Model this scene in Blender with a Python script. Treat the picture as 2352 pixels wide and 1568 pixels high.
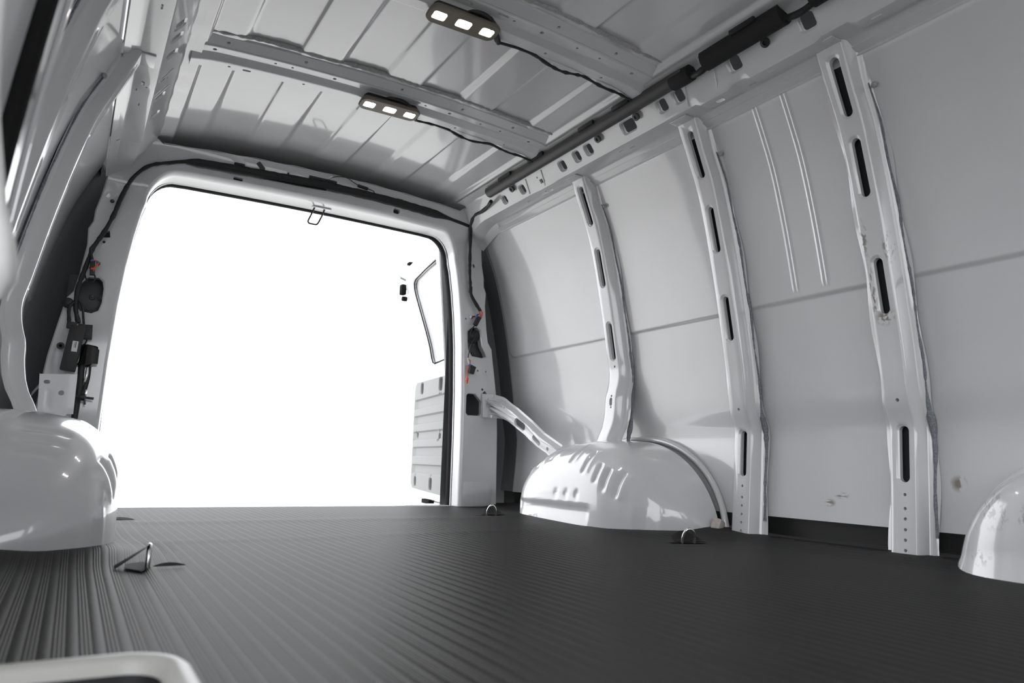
import bpy, bmesh, math, random
from mathutils import Vector, Matrix
from mathutils.geometry import delaunay_2d_cdt

random.seed(4)
S = bpy.context.scene
for o in list(bpy.data.objects):
    bpy.data.objects.remove(o, do_unlink=True)
COL = S.collection
PI = math.pi

# ------------------------------------------------------------------ camera
YAW, PITCH, ROLL = 0.5438, 0.165, 0.0288
CAM = Vector((-0.7911, 0.0, 0.1982))
fw = Vector((math.sin(YAW) * math.cos(PITCH), math.cos(YAW) * math.cos(PITCH), math.sin(PITCH)))
ri0 = Vector((math.cos(YAW), -math.sin(YAW), 0))
up0 = ri0.cross(fw)
ri = ri0 * math.cos(ROLL) + up0 * math.sin(ROLL)
up = -ri0 * math.sin(ROLL) + up0 * math.cos(ROLL)
cd = bpy.data.cameras.new('camera')
cam = bpy.data.objects.new('camera', cd)
COL.objects.link(cam)
cam.matrix_world = Matrix(((ri.x, up.x, -fw.x, CAM.x), (ri.y, up.y, -fw.y, CAM.y), (ri.z, up.z, -fw.z, CAM.z), (0, 0, 0, 1)))
cd.sensor_width = 36.0
cd.lens = 1662.4 / 2352 * 36.0
cd.clip_start = 0.02
cd.dof.use_dof = True
cd.dof.focus_distance = 2.3
cd.dof.aperture_fstop = 4.5
S.camera = cam

# ------------------------------------------------------------------ sky: plain bright overcast
W = bpy.data.worlds.new('overcast_sky')
S.world = W
W.use_nodes = True
bg = W.node_tree.nodes['Background']
bg.inputs['Color'].default_value = (0.97, 0.985, 1.02, 1)
bg.inputs['Strength'].default_value = 3.7
S.view_settings.view_transform = 'Standard'
S.view_settings.look = 'None'
S.view_settings.gamma = 1
S.view_settings.use_curve_mapping = False
S.view_settings.exposure = 0.06

# ------------------------------------------------------------------ materials
def mat(name, col, rough=0.4, metal=0.0, coat=0.0, coat_rough=0.03, spec=0.5, noise=0.0, nscale=40, bump=0.0, bscale=200,
        stains=None, emit=None, estr=0.0):
    m = bpy.data.materials.new(name)
    m.use_nodes = True
    nt = m.node_tree
    N, L = nt.nodes, nt.links
    b = N['Principled BSDF']
    b.inputs['Base Color'].default_value = (*col, 1)
    b.inputs['Roughness'].default_value = rough
    b.inputs['Metallic'].default_value = metal
    b.inputs['Coat Weight'].default_value = coat
    b.inputs['Coat Roughness'].default_value = coat_rough
    b.inputs['Coat IOR'].default_value = 1.62
    b.inputs['Specular IOR Level'].default_value = spec
    tc = N.new('ShaderNodeTexCoord')
    geo = N.new('ShaderNodeNewGeometry')
    src = None
    if noise > 0:
        nz = N.new('ShaderNodeTexNoise')
        nz.inputs['Scale'].default_value = nscale
        nz.inputs['Detail'].default_value = 4
        L.new(geo.outputs['Position'], nz.inputs['Vector'])
        mr = N.new('ShaderNodeMapRange')
        mr.inputs['From Min'].default_value = 0.3
        mr.inputs['From Max'].default_value = 0.7
        mr.inputs['To Min'].default_value = 1 - noise
        mr.inputs['To Max'].default_value = 1 + noise
        L.new(nz.outputs['Fac'], mr.inputs['Value'])
        mx = N.new('ShaderNodeVectorMath')
        mx.operation = 'SCALE'
        mx.inputs[0].default_value = col
        L.new(mr.outputs['Result'], mx.inputs['Scale'])
        src = mx.outputs['Vector']
    if stains:
        # scuffs with a shape of their own: a soft ball mask broken up by stretched noise
        total = None
        for (p, r, vec, thr) in stains:
            sub = N.new('ShaderNodeVectorMath'); sub.operation = 'SUBTRACT'
            L.new(geo.outputs['Position'], sub.inputs[0]); sub.inputs[1].default_value = p
            sc = N.new('ShaderNodeVectorMath'); sc.operation = 'MULTIPLY'
            L.new(sub.outputs['Vector'], sc.inputs[0]); sc.inputs[1].default_value = (1 / r[0], 1 / r[1], 1 / r[2])
            ln = N.new('ShaderNodeVectorMath'); ln.operation = 'LENGTH'
            L.new(sc.outputs['Vector'], ln.inputs[0])
            fall = N.new('ShaderNodeMapRange')
            fall.inputs['From Min'].default_value = 1.0
            fall.inputs['From Max'].default_value = 0.35
            L.new(ln.outputs['Value'], fall.inputs['Value'])
            nz = N.new('ShaderNodeTexNoise')
            nz.inputs['Detail'].default_value = 6
            nz.inputs['Scale'].default_value = 1
            vs = N.new('ShaderNodeVectorMath'); vs.operation = 'MULTIPLY'
            L.new(geo.outputs['Position'], vs.inputs[0]); vs.inputs[1].default_value = vec
            L.new(vs.outputs['Vector'], nz.inputs['Vector'])
            st = N.new('ShaderNodeMapRange')
            st.inputs['From Min'].default_value = thr
            st.inputs['From Max'].default_value = thr + 0.06
            L.new(nz.outputs['Fac'], st.inputs['Value'])
            mu = N.new('ShaderNodeMath'); mu.operation = 'MULTIPLY'
            L.new(fall.outputs['Result'], mu.inputs[0]); L.new(st.outputs['Result'], mu.inputs[1])
            if total is None:
                total = mu.outputs[0]
            else:
                ad = N.new('ShaderNodeMath'); ad.operation = 'MAXIMUM'
                L.new(total, ad.inputs[0]); L.new(mu.outputs[0], ad.inputs[1]); total = ad.outputs[0]
        mix = N.new('ShaderNodeMix'); mix.data_type = 'RGBA'
        L.new(total, mix.inputs['Factor'])
        if src: L.new(src, mix.inputs['A'])
        else: mix.inputs['A'].default_value = (*col, 1)
        mix.inputs['B'].default_value = (0.24, 0.21, 0.18, 1)
        src = mix.outputs['Result']
    if src is not None:
        L.new(src, b.inputs['Base Color'])
    if bump > 0:
        nb = N.new('ShaderNodeTexNoise')
        nb.inputs['Scale'].default_value = bscale
        nb.inputs['Detail'].default_value = 3
        L.new(geo.outputs['Position'], nb.inputs['Vector'])
        bp = N.new('ShaderNodeBump')
        bp.inputs['Strength'].default_value = bump
        bp.inputs['Distance'].default_value = 0.001
        L.new(nb.outputs['Fac'], bp.inputs['Height'])
        L.new(bp.outputs['Normal'], b.inputs['Normal'])
    if emit:
        b.inputs['Emission Color'].default_value = (*emit, 1)
        b.inputs['Emission Strength'].default_value = estr
    return m

WHITE = (0.64, 0.643, 0.65)
PAINT = dict(rough=0.30, coat=1.0, coat_rough=0.07, spec=0.5)
M = {}
M['paint'] = mat('white_body_paint', WHITE, **PAINT, noise=0.02, nscale=6)
M['paint_wall'] = mat('white_wall_paint', WHITE, **PAINT, noise=0.02, nscale=5, stains=[
    ((.99, 1.262, .114), (.06, .020, .012), (60, 30, 140), .46), ((.99, 1.226, .135), (.06, .024, .010), (60, 30, 160), .48),
    ((.99, .925, .178), (.06, .022, .022), (40, 50, 30), .45)])
M['paint_rib'] = mat('white_rib_paint', WHITE, **PAINT, noise=0.02, nscale=5, stains=[
    ((.86, 1.050, .78), (.06, .014, .06), (90, 90, 60), .52), ((.88, .995, .75), (.06, .012, .05), (120, 120, 60), .53),
    ((.905, 1.025, .58), (.04, .030, .025), (80, 80, 80), .47), ((.895, 1.047, .64), (.04, .010, .09), (120, 120, 50), .55)])
M['paint_filler'] = mat('white_filler_paint', WHITE, **PAINT, noise=0.02, nscale=5, stains=[
    ((.85, .765, .125), (.07, .045, .05), (70, 110, 60), .52), ((.82, .80, .035), (.07, .03, .022), (60, 90, 70), .53),
    ((.83, .69, .11), (.07, .04, .05), (70, 90, 60), .54)])
M['rubber_mat'] = mat('grey_rubber_mat', (0.018, 0.018, 0.0185), rough=0.66, spec=0.24, noise=0.12, nscale=9, bump=0.25, bscale=500)
def sheen_rubber(m, rough, fac):
    nt = m.node_tree
    N, L = nt.nodes, nt.links
    b = N['Principled BSDF']
    b.inputs['Specular IOR Level'].default_value = 0.0
    b.inputs['Roughness'].default_value = 1.0
    g = N.new('ShaderNodeBsdfGlossy')
    g.inputs['Roughness'].default_value = rough
    g.inputs['Color'].default_value = (1, 0.995, 0.98, 1)
    for l in list(L):
        if l.to_node == b and l.to_socket.name == 'Normal':
            L.new(l.from_socket, g.inputs['Normal'])
    mx = N.new('ShaderNodeMixShader')
    fr = N.new('ShaderNodeFresnel')
    fr.inputs['IOR'].default_value = 1.15
    ma = N.new('ShaderNodeMath'); ma.operation = 'MULTIPLY_ADD'
    ma.inputs[1].default_value = 0.10; ma.inputs[2].default_value = fac
    L.new(fr.outputs['Fac'], ma.inputs[0]); L.new(ma.outputs[0], mx.inputs['Fac'])
    L.new(b.outputs['BSDF'], mx.inputs[1]); L.new(g.outputs['BSDF'], mx.inputs[2])
    L.new(mx.outputs['Shader'], N['Material Output'].inputs['Surface'])
sheen_rubber(M['rubber_mat'], 0.36, 0.050)
M['black_plastic'] = mat('black_plastic', (0.012, 0.012, 0.013), rough=0.45)
M['black_rubber'] = mat('black_rubber_seal', (0.009, 0.009, 0.0095), rough=0.85, spec=0.12, noise=0.1)
M['matte_black'] = mat('matte_black_plastic', (0.008, 0.008, 0.008), rough=0.9, spec=0.08)
M['foam_wrap'] = mat('black_foam_wrap', (0.008, 0.008, 0.008), rough=0.8, bump=0.5, bscale=350)
M['cover_plastic'] = mat('charcoal_cover_plastic', (0.055, 0.054, 0.052), rough=0.5)
M['tape'] = mat('black_loom_tape', (0.013, 0.013, 0.014), rough=0.55, noise=0.3, nscale=160, bump=0.6, bscale=260)
M['taupe'] = mat('taupe_lamp_plastic', (0.17, 0.15, 0.115), rough=0.45)
M['lens'] = mat('lit_lamp_lens', (0.9, 0.88, 0.85), rough=0.2, emit=(1.0, 0.90, 0.80), estr=2.4)
M['bulb'] = mat('lit_bulb', (1, 1, 1), rough=0.2, emit=(1.0, 0.97, 0.96), estr=800)
M['steel'] = mat('bright_steel', (0.75, 0.74, 0.72), rough=0.18, metal=1.0)
M['dark_steel'] = mat('dark_steel', (0.05, 0.05, 0.05), rough=0.35, metal=0.6)
M['orange'] = mat('orange_wire', (0.75, 0.10, 0.03), rough=0.45)
M['blue'] = mat('blue_clip', (0.05, 0.13, 0.45), rough=0.45)
M['brown'] = mat('brown_tape', (0.16, 0.11, 0.06), rough=0.6)
M['sticker'] = mat('white_sticker', (0.75, 0.75, 0.75), rough=0.5)
M['ink'] = mat('grey_ink', (0.12, 0.12, 0.12), rough=0.6)
M['foam'] = mat('blue_grey_sealant_foam', (0.20, 0.215, 0.24), rough=0.85, noise=0.35, nscale=220, bump=0.8, bscale=240)
M['sealer'] = mat('grey_seam_sealer', (0.38, 0.38, 0.37), rough=0.7, noise=0.2, nscale=150, bump=0.5, bscale=160)
M['trim_grey'] = mat('grey_door_trim', (0.21, 0.215, 0.21), rough=0.6, bump=0.3, bscale=600)
M['rim'] = mat('pale_step_rim', (0.30, 0.295, 0.28), rough=0.4)
M['handle'] = mat('pale_handle_plastic', (0.55, 0.55, 0.54), rough=0.5)
M['lamp_black'] = mat('hole_dark_metal', (0.09, 0.096, 0.10), rough=0.5)
M['putty'] = mat('beige_putty', (0.52, 0.47, 0.43), rough=0.8, noise=0.15, nscale=90)
M['ground'] = mat('pale_concrete', (0.46, 0.452, 0.435), rough=0.9, noise=0.05, nscale=3)
M['cavity_shade'] = mat('grey_cavity_shade', (0.11, 0.114, 0.12), rough=0.6)  # grey that stands in for shade in the corner and header cavities
M['cavity_shade_dark'] = mat('dark_cavity_shade', (0.03, 0.032, 0.034), rough=0.6)  # darker tone painting the shade behind rail holes and rib slots
M['plate'] = mat('zinc_grey_plate', (0.78, 0.79, 0.81), rough=0.35, coat=0.3)

# ------------------------------------------------------------------ helpers
def setp(o, label=None, cat=None, group=None, kind=None):
    if label: o['label'] = label
    if cat: o['category'] = cat
    if group: o['group'] = group
    if kind: o['kind'] = kind
    return o

def thing(name, loc, label, cat, group=None, kind=None):
    o = bpy.data.objects.new(name, None)
    o.empty_display_size = 0.05
    o.location = loc
    COL.objects.link(o)
    return setp(o, label, cat, group, kind)

def absloc(o):
    v = Vector((0, 0, 0))
    while o is not None:
        v += o.location
        o = o.parent
    return v

def mesh(name, verts, faces, m, parent=None, smooth=True, angle=38, loc=None):
    """verts in world coordinates; object origin = base centre (or loc)."""
    xs = [v[0] for v in verts]; ys = [v[1] for v in verts]; zs = [v[2] for v in verts]
    if loc is None:
        loc = Vector(((min(xs) + max(xs)) / 2, (min(ys) + max(ys)) / 2, min(zs)))
    loc = Vector(loc)
    me = bpy.data.meshes.new(name)
    me.from_pydata([(v[0] - loc[0], v[1] - loc[1], v[2] - loc[2]) for v in verts], [], faces)
    bm = bmesh.new(); bm.from_mesh(me)
    bmesh.ops.remove_doubles(bm, verts=bm.verts, dist=1e-6)
    bmesh.ops.recalc_face_normals(bm, faces=bm.faces)
    bm.to_mesh(me); bm.free()
    me.materials.append(m)
    if smooth:
        me.polygons.foreach_set('use_smooth', [True] * len(me.polygons))
        me.set_sharp_from_angle(angle=math.radians(angle))
    o = bpy.data.objects.new(name, me)
    COL.objects.link(o)
    if parent is not None:
        o.parent = parent
        o.location = loc - absloc(parent)
    else:
        o.location = loc
    return o

def interp(tab, z):
    if z <= tab[0][0]: return tab[0][1]
    if z >= tab[-1][0]: return tab[-1][1]
    n = len(tab)
    for i in range(n - 1):
        if tab[i][0] <= z <= tab[i + 1][0]:
            x0, y0 = tab[i]; x1, y1 = tab[i + 1]
            h = x1 - x0; t = (z - x0) / h
            s = (y1 - y0) / h
            m0 = s if i == 0 else (s + (y0 - tab[i - 1][1]) / (x0 - tab[i - 1][0])) / 2
            m1 = s if i == n - 2 else (s + (tab[i + 2][1] - y1) / (tab[i + 2][0] - x1)) / 2
            return ((2 * t ** 3 - 3 * t * t + 1) * y0 + (t ** 3 - 2 * t * t + t) * h * m0 + (-2 * t ** 3 + 3 * t * t) * y1 + (t ** 3 - t * t) * h * m1)

def lin(tab, z):
    if z <= tab[0][0]: return tab[0][1]
    for (a, b), (c, d) in zip(tab, tab[1:]):
        if z <= c:
            return b + (d - b) * (z - a) / (c - a)
    return tab[-1][1]

def sstep(t):
    t = max(0.0, min(1.0, t))
    return t * t * (3 - 2 * t)

def frange(a, b, step):
    n = max(1, int(math.ceil((b - a) / step - 1e-9)))
    return [a + (b - a) * i / n for i in range(n + 1)]

def merge(*ls, eps=0.0009):
    l = sorted(x for k in ls for x in k)
    out = [l[0]]
    for x in l[1:]:
        if x - out[-1] > eps: out.append(x)
    return out

def grid(us, vs, f):
    V = [f(u, v) for u in us for v in vs]
    n = len(vs)
    F = [(i * n + j, (i + 1) * n + j, (i + 1) * n + j + 1, i * n + j + 1) for i in range(len(us) - 1) for j in range(n - 1)]
    return V, F

def pip(x, y, poly):
    c = False
    j = len(poly) - 1
    for i in range(len(poly)):
        xi, yi = poly[i]; xj, yj = poly[j]
        if (yi > y) != (yj > y) and x < (xj - xi) * (y - yi) / (yj - yi) + xi:
            c = not c
        j = i
    return c

def rrect(cx, cy, hw, hh, r, n=4, rot=0.0):
    r = min(r, hw * .999, hh * .999)
    P = []
    for (sx, sy, a0) in ((1, 1, 0), (-1, 1, 90), (-1, -1, 180), (1, -1, 270)):
        for k in range(n + 1):
            a = math.radians(a0 + 90 * k / n)
            P.append((sx * (hw - r) + r * math.cos(a), sy * (hh - r) + r * math.sin(a)))
    c, s = math.cos(rot), math.sin(rot)
    return [(cx + c * x - s * y, cy + s * x + c * y) for x, y in P]

def dot(cx, cy, r, n=8):
    return [(cx + r * math.cos(2 * PI * k / n), cy + r * math.sin(2 * PI * k / n)) for k in range(n)]

def inset(poly, d):
    """grow a convex-ish polygon by d"""
    n = len(poly); out = []
    area = sum(poly[i][0] * poly[(i + 1) % n][1] - poly[(i + 1) % n][0] * poly[i][1] for i in range(n))
    sg = 1 if area > 0 else -1
    for i in range(n):
        a = Vector(poly[i - 1]); b = Vector(poly[i]); c = Vector(poly[(i + 1) % n])
        t = (c - a)
        if t.length < 1e-9: out.append(tuple(b)); continue
        t.normalize()
        out.append((b.x + sg * t.y * d, b.y - sg * t.x * d))
    return out

def sheet(name, outline, holes, f, m, us, vs, parent=None, angle=38, loc=None, cu=(), cv=()):
    """pressed-metal sheet with real holes. holes: (polygon, rim_width, rim_depth, wall_depth); f(u,v,depth)->xyz"""
    V = []; E = []; D = []
    def loop(poly, d):
        b = len(V)
        for p in poly:
            V.append(Vector(p)); D.append(d)
        n = len(poly)
        for i in range(n): E.append((b + i, b + (i + 1) % n))
    loop(outline, 0)
    inner = []; outer = []
    for (poly, rim, dep, wall) in holes:
        if rim > 0:
            mid = inset(poly, rim * .35)
            out = inset(poly, rim)
            loop(out, 0); loop(mid, dep * .75); loop(poly, dep)
            outer.append(out)
        else:
            loop(poly, 0)
            outer.append(inset(poly, .0015))
        inner.append((poly, dep if rim > 0 else 0, wall))
    bbs = [(min(p[0] for p in o), max(p[0] for p in o), min(p[1] for p in o), max(p[1] for p in o)) for o in outer]
    us = merge(us, eps=1e-5); vs = merge(vs, eps=1e-5)
    G = {}
    for i, u in enumerate(us):
        for j, v in enumerate(vs):
            if not pip(u, v, outline): continue
            bad = False
            for o, bb in zip(outer, bbs):
                if bb[0] <= u <= bb[1] and bb[2] <= v <= bb[3] and pip(u, v, o): bad = True; break
            if not bad:
                G[(i, j)] = len(V)
                V.append(Vector((u, v))); D.append(0)
    for i, u in enumerate(us):                       # bends stay straight edges
        if any(abs(u - c) < 1e-6 for c in cu):
            for j in range(len(vs) - 1):
                if (i, j) in G and (i, j + 1) in G: E.append((G[(i, j)], G[(i, j + 1)]))
    for j, v in enumerate(vs):
        if any(abs(v - c) < 1e-6 for c in cv):
            for i in range(len(us) - 1):
                if (i, j) in G and (i + 1, j) in G: E.append((G[(i, j)], G[(i + 1, j)]))
    r = delaunay_2d_cdt(V, E, [], 0, 1e-6)
    ov, of, orig = r[0], r[2], r[3]
    dd = [max((D[k] for k in orig[i]), default=0) if orig[i] else 0 for i in range(len(ov))]
    ibb = [(min(p[0] for p in o), max(p[0] for p in o), min(p[1] for p in o), max(p[1] for p in o)) for o, _, _ in inner]
    F = []
    for fc in of:
        cx = sum(ov[k].x for k in fc) / 3; cy = sum(ov[k].y for k in fc) / 3
        if not pip(cx, cy, outline): continue
        bad = False
        for (o, _, _), bb in zip(inner, ibb):
            if bb[0] <= cx <= bb[1] and bb[2] <= cy <= bb[3] and pip(cx, cy, o): bad = True; break
        if not bad: F.append(tuple(fc))
    P = [f(v.x, v.y, d) for v, d in zip(ov, dd)]
    for (o, d, wall) in inner:
        if wall <= 0: continue
        n = len(o); b = len(P)
        for p in o: P.append(f(p[0], p[1], d))
        for p in o: P.append(f(p[0], p[1], d + wall))
        for i in range(n):
            j = (i + 1) % n
            F.append((b + i, b + j, b + n + j, b + n + i))
    return mesh(name, P, F, m, parent, angle=angle, loc=loc)

def tube_vf(pts, rad, n=8, close=False, flat=1.0, upv=None):
    """rad: number or list; returns verts, faces"""
    pts = [Vector(p) for p in pts]
    k = len(pts)
    R = rad if isinstance(rad, (list, tuple)) else [rad] * k
    V = []; F = []
    t0 = (pts[1] - pts[0]).normalized()
    nrm = Vector(upv) if upv else (Vector((0, 0, 1)) if abs(t0.z) < .9 else Vector((1, 0, 0)))
    for i, p in enumerate(pts):
        a = pts[i - 1] if i > 0 else (pts[-1] if close else p)
        b = pts[i + 1] if i < k - 1 else (pts[0] if close else p)
        t = (b - a)
        t = t.normalized() if t.length > 1e-9 else t0
        nrm = (nrm - t * nrm.dot(t))
        nrm = nrm.normalized() if nrm.length > 1e-6 else t.orthogonal().normalized()
        bn = t.cross(nrm)
        for j in range(n):
            an = 2 * PI * j / n
            V.append(p + nrm * (R[i] * math.sin(an) * flat) + bn * (R[i] * math.cos(an)))
    m_ = k if close else k - 1
    for i in range(m_):
        for j in range(n):
            a = i * n + j; b = i * n + (j + 1) % n
            c = ((i + 1) % k) * n + (j + 1) % n; d = ((i + 1) % k) * n + j
            F.append((a, b, c, d))
    if not close:
        F.append(tuple(range(n))); F.append(tuple(range((k - 1) * n, k * n)))
    return V, F

def curve(pts, step=0.012):
    """Catmull-Rom resample"""
    pts = [Vector(p) for p in pts]
    out = []
    for i in range(len(pts) - 1):
        p0 = pts[max(0, i - 1)]; p1 = pts[i]; p2 = pts[i + 1]; p3 = pts[min(len(pts) - 1, i + 2)]
        n = max(1, int((p2 - p1).length / step))
        for k in range(n):
            t = k / n
            out.append(.5 * ((2 * p1) + (p2 - p0) * t + (2 * p0 - 5 * p1 + 4 * p2 - p3) * t * t + (3 * p1 - p0 - 3 * p2 + p3) * t ** 3))
    out.append(pts[-1])
    return out

def tube(name, pts, rad, m, parent=None, n=8, smoothpath=True, rough=0.0, step=.012, flat=1.0, upv=None, close=False):
    p = curve(pts, step) if smoothpath else [Vector(q) for q in pts]
    if rough:
        rr = [rad * (1 + random.uniform(-rough, rough)) for _ in p]
    else:
        rr = rad
    V, F = tube_vf(p, rr, n, close, flat, upv)
    return mesh(name, V, F, m, parent, angle=50)

def box_vf(c, sx, sy, sz, bev=0.0, rot=None):
    bm = bmesh.new()
    bmesh.ops.create_cube(bm, size=1)
    bmesh.ops.scale(bm, vec=(sx, sy, sz), verts=bm.verts)
    if bev > 0:
        bmesh.ops.bevel(bm, geom=bm.edges[:], offset=bev, segments=2, affect='EDGES', profile=.6)
    if rot is not None:
        bmesh.ops.rotate(bm, cent=(0, 0, 0), matrix=rot, verts=bm.verts)
    bmesh.ops.translate(bm, vec=c, verts=bm.verts)
    bm.verts.index_update()
    V = [v.co.copy() for v in bm.verts]; F = [tuple(v.index for v in fc.verts) for fc in bm.faces]
    bm.free()
    return V, F

def box(name, c, s, m, parent=None, bev=0.002, rot=None):
    V, F = box_vf(c, s[0], s[1], s[2], bev, rot)
    return mesh(name, V, F, m, parent, angle=40)

def lathe(name, prof, c, axis, m, parent=None, n=16):
    """prof [(r,h)], axis unit vector"""
    ax = Vector(axis).normalized(); e1 = ax.orthogonal().normalized(); e2 = ax.cross(e1)
    V = []; F = []
    for r, h in prof:
        for k in range(n):
            a = 2 * PI * k / n
            V.append(Vector(c) + ax * h + e1 * (r * math.cos(a)) + e2 * (r * math.sin(a)))
    for i in range(len(prof) - 1):
        for k in range(n):
            F.append((i * n + k, i * n + (k + 1) % n, (i + 1) * n + (k + 1) % n, (i + 1) * n + k))
    F.append(tuple(range(n))); F.append(tuple(range((len(prof) - 1) * n, len(prof) * n)))
    return mesh(name, V, F, m, parent, angle=40)

def rotz(a): return Matrix.Rotation(a, 3, 'Z')
def rotm(x, y, z): return Matrix.Rotation(z, 3, 'Z') @ Matrix.Rotation(y, 3, 'Y') @ Matrix.Rotation(x, 3, 'X')

# ------------------------------------------------------------------ body section tables (x measured from the van's centre plane)
RIBX = [(-.02, .929), (.14, .943), (.27, .952), (.315, .954), (.37, .936), (.5, .920), (.6, .905), (.75, .879), (.86, .857), (.95, .837),
        (1.055, .808), (1.143, .772), (1.25, .730)]
RIBX_SHORT = [(.26, .848), (.306, .867), (.34, .884), (.40, .896), (.45, .900), (.49, .911), (.54, .916), (.6, .905), (.75, .879), (.86, .857), (.95, .837),
              (1.055, .808), (1.143, .772), (1.25, .730)]
WALLX = [(.03, .985), (.14, .996), (.27, 1.004), (.315, 1.004), (.37, .992), (.5, .976), (.6, .961), (.75, .935), (.86, .912), (.95, .890),
         (1.055, .859), (1.143, .823), (1.225, .786)]
SIDE_TOP = 1.04
OPEN = [(0.0, .700), (.28, .699), (.5, .695), (.71, .686), (.85, .675), (.97, .660), (1.06, .645), (1.11, .632)]   # rear opening half width
def open_line(off=0.0):
    """right half of the rear opening edge from floor to centre, pushed outwards by off"""
    P = [(lin(OPEN, z), z) for z in (0, .15, .28, .4, .5, .6, .71, .78, .85, .91, .97, 1.02, 1.06, 1.10)]
    cx, cz, rx, rz = .535, 1.10, .099, .122
    for k in range(1, 9):
        a = math.radians(90 * k / 9)
        P.append((cx + rx * math.cos(a), cz + rz * math.sin(a)))
    P += [(.50, 1.2235), (.40, 1.2255), (.3, 1.2275), (.2, 1.229), (.1, 1.230), (0, 1.2305)]
    out = []
    for i, p in enumerate(P):
        a = Vector(P[max(0, i - 1)]); b = Vector(P[min(len(P) - 1, i + 1)])
        t = (b - a).normalized()
        out.append((p[0] + t.y * off, p[1] - t.x * off))
    if off:
        out[0] = (out[0][0], 0.0); out[-1] = (0.0, out[-1][1])
    return out
def roofz(x, y=2.0): return 1.350 + .032 * (1 - (x / .62) ** 2)

# ------------------------------------------------------------------ setting: outside ground
V, F = grid(frange(-60, 60, 10), frange(-60, 60, 10), lambda u, v: (u, v, -.62))
setp(mesh('ground', V, F, M['ground']), 'pale concrete ground outside behind the van', 'ground', kind='structure')

# ------------------------------------------------------------------ setting: floor mat with pressed ribs
PER = .024
RIBPROF = [(0, 0), (.0010, .00030), (.0105, .00030), (.0115, 0), (.0128, 0), (.0138, .00042), (.0148, .00042), (.0158, 0), (.0166, 0), (.0176, .00042), (.0186, .00042), (.0196, 0), (.0204, 0), (.0214, .00042), (.0222, .00042), (.0232, 0)]
def floor_xs(x0, x1):
    xs = []
    k = math.floor(x0 / PER)
    while k * PER < x1:
        for dx, h in RIBPROF:
            x = k * PER + dx
            if x0 < x < x1: xs.append((x, h))
        k += 1
    return [(x0, 0)] + xs + [(x1, 0)]
def mat_z(x, y):
    z = .0016 * math.exp(-((y - 1.86 - .05 * x) / .02) ** 2) * sstep((x + .75) / .2)      # a faint cross crease
    z += .0022 * math.exp(-((y - 2.33 + .03 * x) / .05) ** 2) * sstep((.8 - x) / .3)
    z += .0012 * math.sin(3.1 * y + 2 * x) * math.sin(2.3 * x + 1)
    w = sstep((abs(x) - .60) / .12) * sstep((y - 1.45) / .2) * sstep((2.7 - y) / .2)         # curls up against the wheel arches
    z += .012 * w * (.6 + .4 * math.sin(9 * y))
    z += .012 * sstep((abs(x) - .80) / .12)
    return z
def mat_x(x, y):                                                                           # ribs wander a little
    return x + .0035 * math.sin(2.2 * y + 3 * x) + .012 * math.exp(-((y - 1.72) / .18) ** 2) * math.exp(-((x + .66) / .07) ** 2)
def floor_grid(x0, x1, y0, y1):
    xs = floor_xs(x0, x1)
    hs = dict(xs)
    ys = frange(y0, y1, .035)
    return grid([x for x, _ in xs], ys, lambda u, v: (mat_x(u, v), v, mat_z(u, v) + hs[u] - .0015))
V1, F1 = floor_grid(-.685, 1.03, -1.2, 2.955)
V2, F2 = floor_grid(-1.03, -.685, .725, 2.955)
b = len(V1)
floor = mesh('floor', V1 + V2, F1 + [tuple(i + b for i in f) for f in F2], M['rubber_mat'], angle=25, loc=(0, 0, 0))
setp(floor, 'dark grey ribbed rubber cargo floor mat', 'floor', kind='structure')
# sill at the rear door
box('sill_plate', (0, 3.02, -.010), (1.42, .12, .022), M['paint'], floor, .005)
for s in (1, -1):
    y0 = -1.2 if s > 0 else .74
    V, F = grid(frange(y0, 3.1, .2), [-.05, 0, .05, .14], lambda u, v: (s * 1.03, u, v))
    mesh('sill_channel', V, F, M['rubber_mat'], floor)

# ------------------------------------------------------------------ setting: side wall skins
def crease(y, z):
    ye, r, zc = 2.885, .05, .678
    qx = y - (ye - r); qz = (zc + r) - z
    if qx > 0 and qz > 0: return r - math.hypot(qx, qz)
    return min(ye - y, z - zc)
def wall_disp(y, z):
    d = -.007 * sstep(crease(y, z) / .013 + .5)
    if z > .678:
        for yb in (1.30, 1.205):
            for o in (-.006, .006):
                d -= .0028 * math.exp(-((y - yb - o) / .0035) ** 2) * sstep((z - .694) / .02)
    if y > 2.25:
        pass
    return d
def wall_point(s):
    def f(y, z):
        x = interp(WALLX, z); d = wall_disp(y, z)
        yy = y
        if y > 2.89: x += .010 * ((y - 2.89) / .03) ** 2
        return (s * (x + d), yy, z)
    return f
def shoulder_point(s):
    def f(y, t):                                        # inner skin, shade painted in as dark colour, that closes the wall top to the roof, seen only through the rail holes
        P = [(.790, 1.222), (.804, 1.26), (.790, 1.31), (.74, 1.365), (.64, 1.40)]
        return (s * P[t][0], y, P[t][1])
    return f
zs = merge(frange(.064, 1.225, .035), frange(.660, .700, .0025), frange(.675, .75, .008))
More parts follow.
